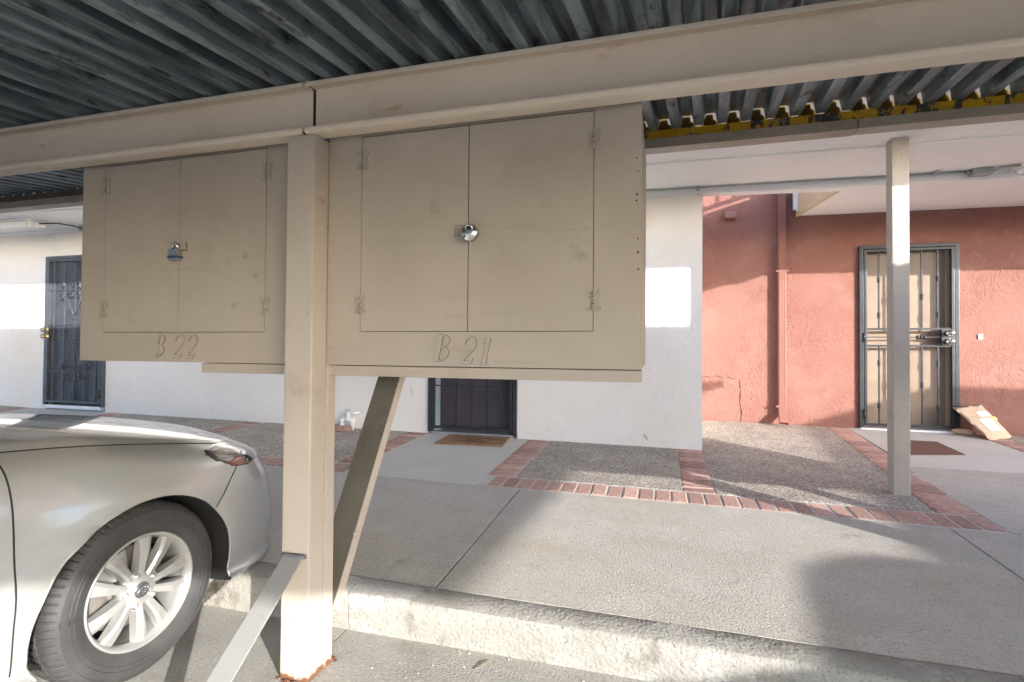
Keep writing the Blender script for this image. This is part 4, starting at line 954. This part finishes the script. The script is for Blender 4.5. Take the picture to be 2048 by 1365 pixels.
# lamps: panes laid on the body's own surface
def patch(name, poly, dirn, origin, m, lift, parent, n=18, inset=0.0):
    """poly in (e,z): e runs along the horizontal axis square to dirn"""
    d = Vector(dirn).normalized(); e = Vector((-d.y, d.x, 0)).normalized()
    es = [p[0] for p in poly]; zs = [p[1] for p in poly]
    b2 = bmesh.new()
    g = bmesh.new(); vs = [g.verts.new((a, b, 0)) for a, b in poly]; g.faces.new(vs)
    bmesh.ops.triangulate(g, faces=g.faces[:])
    for k in range(1, n):
        bmesh.ops.bisect_plane(g, geom=g.verts[:]+g.edges[:]+g.faces[:], plane_co=(min(es)+(max(es)-min(es))*k/n, 0, 0), plane_no=(1, 0, 0))
        bmesh.ops.bisect_plane(g, geom=g.verts[:]+g.edges[:]+g.faces[:], plane_co=(0, min(zs)+(max(zs)-min(zs))*k/n, 0), plane_no=(0, 1, 0))
    mp = {}
    bl = set(v for ed in g.edges if len(ed.link_faces) == 1 for v in ed.verts)
    for v in g.verts:
        o = Vector(origin)+e*v.co.x+Vector((0, 0, v.co.y-origin[2])); h = bvh.ray_cast(o-d*3, d)
        if h[0] is None: continue
        nrm = h[1] if h[1].dot(d) < 0 else -h[1]
        mp[v] = b2.verts.new(h[0]+nrm*(lift if v not in bl else -0.002))
    for f in g.faces:
        if all(v in mp for v in f.verts):
            nf = b2.faces.new([mp[v] for v in f.verts]); nf.smooth = True
    g.free(); fixn(b2)
    return obj(name, b2, m, parent)
def P2(y, z, x, d):                                    # world point -> (e,z) for direction d about the car's origin
    d = Vector(d).normalized(); e = Vector((-d.y, d.x, 0)).normalized(); return (Vector((x, y, 0))-Vector((CXC, 1.5, 0))).dot(e)
HL = []
def add_lamps(s):
    d = Vector((-0.72*s, -0.69, 0)).normalized(); e = Vector((-d.y, d.x, 0)).normalized()
    def onto(pts): return [((Vector((CXC+s*w_, y, 0))-Vector((CXC, 1.5, 0))).dot(e), z) for w_, y, z in pts]
    lamp = thing('headlight', (CXC+s*0.8, 2.2, -0.5)); lamp.parent = car; lamp.matrix_parent_inverse = Matrix.Translation(-Vector(car.location))
    outline = [(0.905, 1.845, -0.462), (0.90, 1.90, -0.446), (0.86, 2.05, -0.442), (0.80, 2.18, -0.452), (0.66, 2.38, -0.500), (0.64, 2.40, -0.545), (0.76, 2.27, -0.556), (0.86, 2.08, -0.556), (0.90, 1.98, -0.540), (0.905, 1.88, -0.495)]
    org = (CXC, 1.5, 0)
    patch('lamp_housing', onto(outline), d, org, M['lamp_dark'], 0.004, lamp)
    clear = [(0.90, 1.885, -0.468), (0.90, 1.92, -0.456), (0.87, 2.02, -0.452), (0.83, 2.12, -0.460), (0.84, 2.10, -0.500), (0.89, 1.99, -0.506), (0.905, 1.91, -0.490)]
    patch('lens', onto(clear), d, org, M['lamp_clear'], 0.0065, lamp, 12)
    amb = [(0.90, 1.945, -0.512), (0.87, 2.05, -0.498), (0.845, 2.10, -0.545), (0.88, 2.03, -0.550), (0.90, 1.975, -0.538)]
    patch('lens_reflection', onto(amb), d, org, M['amber'], 0.0085, lamp, 8)
    d2 = Vector((-0.8*s, 0.6, 0)); e2 = Vector((-d2.y, d2.x, 0)).normalized()
    def onto2(pts): return [((Vector((CXC+s*w_, y, 0))-Vector((CXC, -1.5, 0))).dot(e2), z) for w_, y, z in pts]
    patch('tail_light', onto2([(0.9, -1.85, FZ+.86), (0.9, -1.85, FZ+.78), (0.75, -2.22, FZ+.74), (0.55, -2.29, FZ+.75), (0.55, -2.28, FZ+.86), (0.75, -2.2, FZ+.88)]), d2, (CXC, -1.5, 0), M['tail_red'], 0.006, car)
add_lamps(1); add_lamps(-1)
patch('grille', [(-0.62, FZ+.30), (0.62, FZ+.30), (0.70, FZ+.44), (0.5, FZ+.53), (-0.5, FZ+.53), (-0.70, FZ+.44)], (0, -1, 0), (CXC, 2.0, 0), M['liner'], 0.004, car)
# greenhouse
def loop(W, yf, yr, yfc, n=14):
    """half loop from centre front to centre rear: centre front at yfc, corner at yf"""
    pts = []
    for i in range(7):
        t = i/6; pts.append((W*(1-(1-t)**1.25), yfc+(yf-yfc)*t**2.4))
    for i in range(1, n): pts.append((W, yf+(yr-yf)*i/n))
    for i in range(7):
        t = 1-i/6; pts.append((W*t, yr-0.10*(1-t**2)))
    return pts
gh = [(0.82, 1.03, -1.72, 1.33, .925), (0.80, 0.96, -1.66, 1.26, .965), (0.70, 0.62, -1.40, 0.88, 1.20), (0.60, 0.20, -1.12, 0.46, 1.375), (0.52, -0.02, -1.0, 0.34, 1.42), (0.30, 0.10, -0.95, 0.25, 1.445), (0.0, 0.1, -0.92, 0.2, 1.45)]
for nm, js, m in (('windows', (0, 1, 2, 3), M['glass']), ('roof', (3, 4, 5, 6), M['paint'])):
    b2 = bmesh.new()
    for s in (1, -1):
        L = []
        for j in js:
            W, yf, yr, yfc, h = gh[j]; lp = loop(W, yf, yr, yfc)
            L.append([b2.verts.new((CXC+s*w_, y, FZ+h+(0.035*(1-(w_/0.82)**2) if j < 2 and y > 0.9 else 0))) for w_, y in lp])
        for A, B in zip(L, L[1:]):
            for i in range(len(A)-1):
                f = b2.faces.new((A[i], A[i+1], B[i+1], B[i])); f.smooth = True
    bmesh.ops.remove_doubles(b2, verts=b2.verts[:], dist=0.0005); fixn(b2)
    obj(nm, b2, m, car)
for s in (1, -1):
    for path in ([(0.80, 0.90, 1.0), (0.705, 0.62, 1.20), (0.597, 0.16, 1.372)], [(0.825, 0.02, .93), (0.715, -0.05, 1.20), (0.61, -0.10, 1.385)], [(0.825, -1.72, .95), (0.705, -1.40, 1.20), (0.605, -1.12, 1.385)]):
        b2 = bmesh.new(); tube(b2, [(CXC+s*a, y, FZ+z) for a, y, z in path], 0.022, 8); obj('pillar', b2, M['paint'], car)
    mr_ = thing('side_mirror', (CXC+s*0.98, 0.45, FZ+1.0)); mr_.parent = car; mr_.matrix_parent_inverse = Matrix.Translation(-Vector(car.location))
    b2 = bmesh.new(); bmesh.ops.create_uvsphere(b2, u_segments=20, v_segments=12, radius=1)
    for v in b2.verts: v.co = Vector((CXC+s*0.99+v.co.x*0.115, 0.40+v.co.y*(0.075 if v.co.y > 0 else 0.02), FZ+1.02+v.co.z*0.075))
    obj('mirror_shell', b2, M['paint'], mr_, smooth=True)
    b2 = bmesh.new(); tube(b2, [(CXC+s*0.84, 0.42, FZ+0.95), (CXC+s*0.93, 0.41, FZ+0.97)], 0.025, 8); obj('mirror_arm', b2, M['liner'], mr_)
    for y in (0.16, -0.84):
        b2 = bmesh.new(); tube(b2, [(CXC+s*0.915, y+0.11, FZ+0.80), (CXC+s*0.945, y+0.09, FZ+0.805), (CXC+s*0.945, y-0.07, FZ+0.805), (CXC+s*0.915, y-0.09, FZ+0.80)], 0.011, 8); obj('door_handle', b2, M['paint'], car)
# wheels
def make_wheel(x, y, s, steer, parent):
    """built about the origin, outer face at +x, then placed"""
    wt = thing('wheel', (x, y, ZW)); wt.parent = parent; wt.matrix_parent_inverse = Matrix.Translation(-Vector(parent.location))
    wt.rotation_euler = (0, 0, R(steer) if s > 0 else math.pi+R(steer))
    def part(nm, bm_, m):
        me_ = bpy.data.meshes.new(nm); bm_.normal_update(); bm_.to_mesh(me_); bm_.free(); me_.materials.append(m)
        o = bpy.data.objects.new(nm, me_); C.objects.link(o); o.parent = wt; return o
    RT = 0.320
    prof = [(0.200, -0.015), (0.205, -0.004), (0.213, 0.0), (0.232, 0.009), (0.252, 0.014), (0.272, 0.014), (0.286, 0.011), (0.297, 0.004), (0.305, -0.004), (0.312, -0.013), (0.3165, -0.024), (0.319, -0.036), (0.3195, -0.050),
            (0.311, -0.0515), (0.311, -0.059), (0.320, -0.0605), (0.3205, -0.088), (0.312, -0.0895), (0.312, -0.0975), (0.3205, -0.099), (0.3205, -0.126), (0.312, -0.1275), (0.312, -0.1355), (0.3200, -0.137), (0.3195, -0.160), (0.314, -0.178), (0.300, -0.195), (0.27, -0.205), (0.21, -0.195), (0.2, -0.18)]
    b2 = bmesh.new(); NS = 360
    def mod(j, k, r):
        if 8 <= j <= 12 or 23 <= j <= 26: return r-0.0045 if k % 5 == 0 else r
        if 15 <= j <= 16 or 19 <= j <= 20: return r-0.004 if k % 5 == 2 else r
        return r
    lathe(b2, prof, NS, 'x', (0.0, 0, 0), mod)
    for r_, xx in ((0.246, 0.0128), (0.262, 0.0145), (0.288, 0.0105)):
        ring = [(xx, r_*math.cos(2*math.pi*i/96), r_*math.sin(2*math.pi*i/96)) for i in range(97)]; tube(b2, ring, 0.0013, 4, False)
    part('tyre', b2, M['rubber']).data.set_sharp_from_angle(angle=R(18))
    b2 = bmesh.new()
    lathe(b2, [(0.196, -0.19), (0.196, -0.17), (0.186, -0.16), (0.184, -0.055), (0.190, -0.030), (0.199, -0.016), (0.207, -0.006), (0.207, 0.001), (0.203, 0.003), (0.198, 0.0), (0.193, -0.010), (0.187, -0.020), (0.184, -0.03)], 96, 'x'); fixn(b2)
    part('rim', b2, M['alloy'])
    b2 = bmesh.new(); lathe(b2, [(0.0, -0.012), (0.030, -0.010), (0.034, -0.014), (0.052, -0.015), (0.060, -0.019), (0.064, -0.030), (0.06, -0.08), (0, -0.085)], 48, 'x'); part('hub', b2, M['alloy'])
    b2 = bmesh.new()
    for k in range(5):
        for q in (-1, 1):
            a = 2*math.pi*k/5+R(70)+q*R(17); aa = 2*math.pi*k/5+R(70)+q*R(15)
            # spoke section: broad at the rim, with a ridge line; runs hub -> rim
            secs = []
            for r_, hw, xf, xb in ((0.045, 0.015, -0.016, -0.055), (0.09, 0.017, -0.009, -0.050), (0.135, 0.0215, -0.005, -0.042), (0.168, 0.0265, -0.008, -0.036), (0.190, 0.030, -0.013, -0.032)):
                t = (r_-0.05)/0.139; an = a*(1-t)+aa*t
                c_, s_ = math.cos(an), math.sin(an); P = lambda u, xx: Vector((xx, r_*c_-u*s_, r_*s_+u*c_))
                secs.append([b2.verts.new(p) for p in (P(-hw, xb), P(-hw*0.85, xf-0.006), P(q*hw*-0.35, xf), P(hw*0.85, xf-0.006), P(hw, xb))])
            for A, B in zip(secs, secs[1:]):
                for j in range(4): b2.faces.new((A[j], B[j], B[j+1], A[j+1]))
            b2.faces.new(secs[-1])
    fixn(b2)
    me_s = b2
    # separate spokes into their own parts
    bmesh.ops.recalc_face_normals(me_s, faces=me_s.faces[:])
    isl = []; seen = set()
    for v in me_s.verts:
        if v in seen: continue
        st = [v]; comp = []
        while st:
            u = st.pop()
            if u in seen: continue
            seen.add(u); comp.append(u)
            for ed in u.link_edges: st.append(ed.other_vert(u))
        isl.append(comp)
    for comp in isl:
        nb = bmesh.new(); mpv = {u: nb.verts.new(u.co) for u in comp}; fs = set(f for u in comp for f in u.link_faces)
        for f in fs: nb.faces.new([mpv[u] for u in f.verts])
        part('spoke', nb, M['alloy'])
    me_s.free()
    for k in range(5):
        a = 2*math.pi*(k+0.5)/5+R(70); nb = bmesh.new(); c0 = (0, 0.057*math.cos(a), 0.057*math.sin(a))
        lathe(nb, [(0.0, -0.006), (0.006, -0.007), (0.0085, -0.010), (0.0105, -0.016), (0.0115, -0.030)], 6, 'x', c0)
        lathe(nb, [(0.0125, -0.0185), (0.0165, -0.017), (0.018, -0.021), (0.018, -0.036)], 20, 'x', c0); part('lug_nut', nb, M['alloy'])
    nb = bmesh.new(); lathe(nb, [(0, -0.0045), (0.022, -0.0055), (0.0285, -0.0085), (0.030, -0.013)], 32, 'x'); part('hub_cap', nb, M['cap'])
    nb = bmesh.new()                                    # three interlocked ovals
    def oval(cy, cz, ry, rz__, r_=0.0011, n=40): tube(nb, [(-0.0035-(0.0010 if max(abs(ry*math.cos(2*math.pi*i/n)+cy), 0) > 0.017 else 0), cy+ry*math.cos(2*math.pi*i/n), cz+rz__*math.sin(2*math.pi*i/n)) for i in range(n+1)], r_, 6, False)
    oval(0, 0, 0.0215, 0.0145); oval(0, 0.0065, 0.0125, 0.006); oval(0, 0.0, 0.0052, 0.0125)
    o = part('emblem', nb, M['chrome'])
    if s > 0: o.rotation_euler = (R(28), 0, 0)
    nb = bmesh.new(); lathe(nb, [(0.07, -0.095), (0.148, -0.095), (0.150, -0.097), (0.150, -0.118), (0.07, -0.118)], 64, 'x'); lathe(nb, [(0, -0.085), (0.066, -0.085), (0.072, -0.10)], 40, 'x'); part('brake_disc', nb, M['disc'])
    nb = bmesh.new()
    prism(nb, [(0.155*math.cos(R(a)), 0.155*math.sin(R(a))) for a in range(100, 171, 10)]+[(0.085*math.cos(R(a)), 0.085*math.sin(R(a))) for a in range(170, 99, -10)], -0.092, -0.062, 'x'); fixn(nb); part('brake_caliper', nb, M['galv'])
    nb = bmesh.new(); lathe(nb, [(0, -0.14), (0.183, -0.14)], 32, 'x'); part('backing_plate', nb, M['liner'])
    return wt
W1 = make_wheel(-1.846, YW+0.008, 1, -1.5, car)
W1.rotation_euler = (0, 0, R(-1.5))
# raised maker's name on the front tyre's sidewall
nb = bmesh.new()
txt = 'GOODYEAR'
for k, ch in enumerate(txt):
    cu = bpy.data.curves.new('g', 'FONT'); cu.body = ch; cu.size = 0.036; cu.align_x = 'CENTER'; cu.extrude = 0.0012
    to = bpy.data.objects.new('g', cu); C.objects.link(to); dg = bpy.context.evaluated_depsgraph_get(); dg.update()
    tm = bpy.data.meshes.new_from_object(to.evaluated_get(dg)); bpy.data.objects.remove(to)
    b3 = bmesh.new(); b3.from_mesh(tm)
    ang = R(52-k*7.0)                                  # clockwise seen from outside (+x, y to the right)
    Mx = Matrix(((0, 0, 1, 0.0135), (1, 0, 0, 0), (0, 1, 0, 0), (0, 0, 0, 1)))
    Rt = Matrix.Rotation(ang-math.pi/2, 4, 'X')
    merge(nb, b3, Rt @ Matrix.Translation((0, 0, 0.247)) @ Mx)
me_ = bpy.data.meshes.new('sidewall_lettering'); nb.to_mesh(me_); nb.free(); me_.materials.append(M['rubber_text'])
o = bpy.data.objects.new('sidewall_lettering', me_); C.objects.link(o); o.parent = W1
for x, y, s in ((CXC-0.908, YW, -1), (-1.842, YRW, 1), (CXC-0.908, YRW, -1)):
    c = copy_tree(W1, car); c.location = (x, y, ZW); c.rotation_euler = (0, 0, 0 if s > 0 else math.pi)
    if y > 0: c.rotation_euler = (0, 0, math.pi+R(-1.5))
unseen_car = copy_tree(car); unseen_car.location.x = 5.40; unseen_car.location.y = -0.55  # unseen copy, placed so its shadow falls across the right foreground
unseen_car['label'] = 'unseen second silver sedan casting the foreground shadow from the gap right of the carport'

# ================================================================== SMALL THINGS
def flatbox(bm, poly, z0, z1): prism(bm, poly, z0, z1, 'z'); fixn(bm)
dm = thing('doormat', (-1.8, 4.92, gz(-1.8, 4.92)), 'brown coir doormat with black lettering before the dark middle gate', 'doormat')
bm = bmesh.new(); poly = [(-2.10, 4.715), (-1.435, 4.785), (-1.472, 5.155), (-2.10, 5.125)]
A = [bm.verts.new((x, y, gz(x, y)+0.018)) for x, y in poly]; B = [bm.verts.new((x, y, gz(x, y)+0.001)) for x, y in poly]
bm.faces.new(A)
for i in range(4): bm.faces.new((B[i], B[(i+1) % 4], A[(i+1) % 4], A[i]))
fixn(bm); obj('coir_pad', bm, M['mat_coir'], dm)
for s, cx, cy, size in (('COME AS GUESTS', -1.78, 5.00, 0.070), ('LEAVE', -1.78, 4.925, 0.066), ('AS FRIENDS', -1.78, 4.85, 0.066)):
    cu = bpy.data.curves.new('g', 'FONT'); cu.body = s; cu.size = size; cu.align_x = 'CENTER'; cu.extrude = 0.0008
    to = bpy.data.objects.new('g', cu); C.objects.link(to); dg = bpy.context.evaluated_depsgraph_get(); dg.update()
    tm = bpy.data.meshes.new_from_object(to.evaluated_get(dg)); bpy.data.objects.remove(to)
    b3 = bmesh.new(); b3.from_mesh(tm)
    for v in b3.verts: v.co = Vector((cx+v.co.x*0.78, cy+v.co.y+0.03*v.co.x-(0.25*v.co.x**2 if 'COME' in s else 0), gz(cx+v.co.x*0.78, cy+v.co.y)+0.0195+v.co.z))
    obj('lettering', b3, M['ink'], dm)
bm = bmesh.new(); poly = [(2.16, 5.50), (2.66, 5.66), (2.70, 6.26), (2.30, 6.24)]; poly = [(2.17, 5.53), (2.655, 5.675), (2.675, 6.23), (2.35, 6.22)]
A = [bm.verts.new((x, y, gz(x, y)+0.008)) for x, y in poly]; B = [bm.verts.new((x, y, gz(x, y)+0.0005)) for x, y in poly]; bm.faces.new(A)
for i in range(4): bm.faces.new((B[i], B[(i+1) % 4], A[(i+1) % 4], A[i]))
fixn(bm); obj('doormat', bm, M['mat_brown'], None, label='thin dark brown doormat on the landing before the terracotta wall', cat='doormat')
# padded mailer leaning on the wall
pg = thing('parcel', (3.38, 6.56, gz(3.38, 6.56)), 'tan padded paper mailer with white labels leaning on the terracotta wall', 'parcel')
bl, br, tr, tl = Vector((3.235, 6.46, -0.884)), Vector((3.545, 6.68, -0.875)), Vector((3.325, 6.79, -0.553)), Vector((3.030, 6.715, -0.585))
nrm = (br-bl).cross(tl-bl).normalized()
if nrm.y > 0: nrm = -nrm
bm = bmesh.new(); NU, NV = 10, 14; fr, bk = [], []
def surf(u, v): return (bl*(1-u)+br*u)*(1-v)+(tl*(1-u)+tr*u)*v
for side, lst in ((1, fr), (-1, bk)):
    for v in range(NV+1):
        rw = []
        for u in range(NU+1):
            U, V = u/NU, v/NV; puff = 0.020*(math.sin(math.pi*U)*math.sin(math.pi*V))**0.5
            p = surf(U, V)+nrm*(side*puff+random.uniform(-.0025, .0025)*(side > 0))
            if V < 0.12 and side > 0: p += nrm*0.004*math.sin(U*17)
            rw.append(bm.verts.new(p))
        lst.append(rw)
for lst in (fr, bk):
    for v in range(NV):
        for u in range(NU): f = bm.faces.new((lst[v][u], lst[v][u+1], lst[v+1][u+1], lst[v+1][u])); f.smooth = True
bmesh.ops.remove_doubles(bm, verts=bm.verts[:], dist=0.002); fixn(bm); obj('envelope', bm, M['kraft'], pg)
def sticker(name, u0, u1, v0, v1, m, lift=0.0235):
    bm = bmesh.new(); n = 5; g = [[bm.verts.new(surf(u0+(u1-u0)*i/n, v0+(v1-v0)*j/n)+nrm*lift) for i in range(n+1)] for j in range(n+1)]
    for j in range(n):
        for i in range(n): bm.faces.new((g[j][i], g[j][i+1], g[j+1][i+1], g[j+1][i]))
    h = [[bm.verts.new(v.co-nrm*0.008) for v in rw] for rw in (g[0], g[-1])]
    fixn(bm); return obj(name, bm, m, pg)
sticker('shipping_label', 0.30, 0.72, 0.20, 0.56, M['label']); sticker('small_label', 0.48, 0.82, 0.63, 0.77, M['label']); sticker('tape_strip', 0.80, 0.98, 0.50, 0.60, M['tape'], 0.020)
for v0, v1 in ((0.36, 0.37), (0.30, 0.307), (0.265, 0.272), (0.50, 0.508)): sticker('print_line', 0.36, 0.66, v0, v1, M['ink'] if v0 == 0.36 else M['galv'], 0.0245)
for i in range(7): sticker('print_line', 0.55+i*0.03, 0.555+i*0.03+0.006*(i % 2), 0.66, 0.74, M['galv'], 0.0245)
bm = bmesh.new(); pts = [(3.05, 6.765, -0.852), (3.10, 6.755, -0.846), (3.16, 6.735, -0.850), (3.21, 6.70, -0.852)]
tube(bm, pts, [0.03, 0.033, 0.030, 0.034], 10, False)
for v in bm.verts: v.co += Vector((random.uniform(-.006, .006), random.uniform(-.006, .006), random.uniform(-.006, .006)))
fixn(bm); o = obj('crumpled_paper', bm, M['kraft'], None, label='crumpled roll of brown paper lying behind the mailer by the gate', cat='paper'); o.modifiers.new('s', 'SOLIDIFY').thickness = 0.002
# twigs and blown litter
for (x, y, a, L, z, tl) in ((-0.652, 2.005, 1.1, 0.085, FZ, 'short dry twig lying at the foot of the kerb'),):
    bm = bmesh.new(); d = Vector((math.cos(a), math.sin(a), 0)); c0 = Vector((x, y-0.06, z+0.005)); tube(bm, [c0-d*L/2, c0+Vector((0.004, 0.002, 0.003)), c0+d*L/2], [0.0016, 0.0024, 0.001], 6); tube(bm, [c0, c0+Vector((0.012, 0.018, 0.004))], 0.0012, 5)
    obj('twig', bm, M['twig'], None, label=tl, cat='twig')
bm = bmesh.new(); tube(bm, [(-0.14, 5.19, -0.80), (-0.125, 5.185, -0.825), (-0.105, 5.192, -0.845)], 0.004, 5); obj('bark_sliver', bm, M['twig'], None, label='dark bark sliver stuck to the foot of the white wall', cat='twig')
bm = bmesh.new()
def flake(x, y, z, s):
    a = random.uniform(0, 6.28); n = random.choice((3, 4, 5)); c0 = bm.verts.new((x, y, z+0.003+s*0.25)); vs = [bm.verts.new((x+s*random.uniform(.6, 1.2)*math.cos(a+6.283*i/n), y+s*random.uniform(.4, 1)*math.sin(a+6.283*i/n), z+0.001)) for i in range(n)]
    for i in range(n): bm.faces.new((vs[i], vs[(i+1) % n], c0))
for i in range(230):
    x, y = random.uniform(-4.5, 3.2), random.uniform(2.2, 5.1); flake(x, y, gz(x, y), random.uniform(.002, .007))
for i in range(60):
    x, y = random.uniform(-1.6, 1.2), 2.02-abs(random.gauss(0, .12)); flake(x, y, FZ, random.uniform(.003, .009))
for i in range(90):
    x = random.uniform(-4.5, .3); y = 5.19-abs(random.gauss(0, .03)); flake(x, y, gz(x, y), random.uniform(.004, .012))
obj('ground_litter', bm, M['flake'], None, label='tiny pale flakes and dry bits scattered over the paving', kind='stuff')
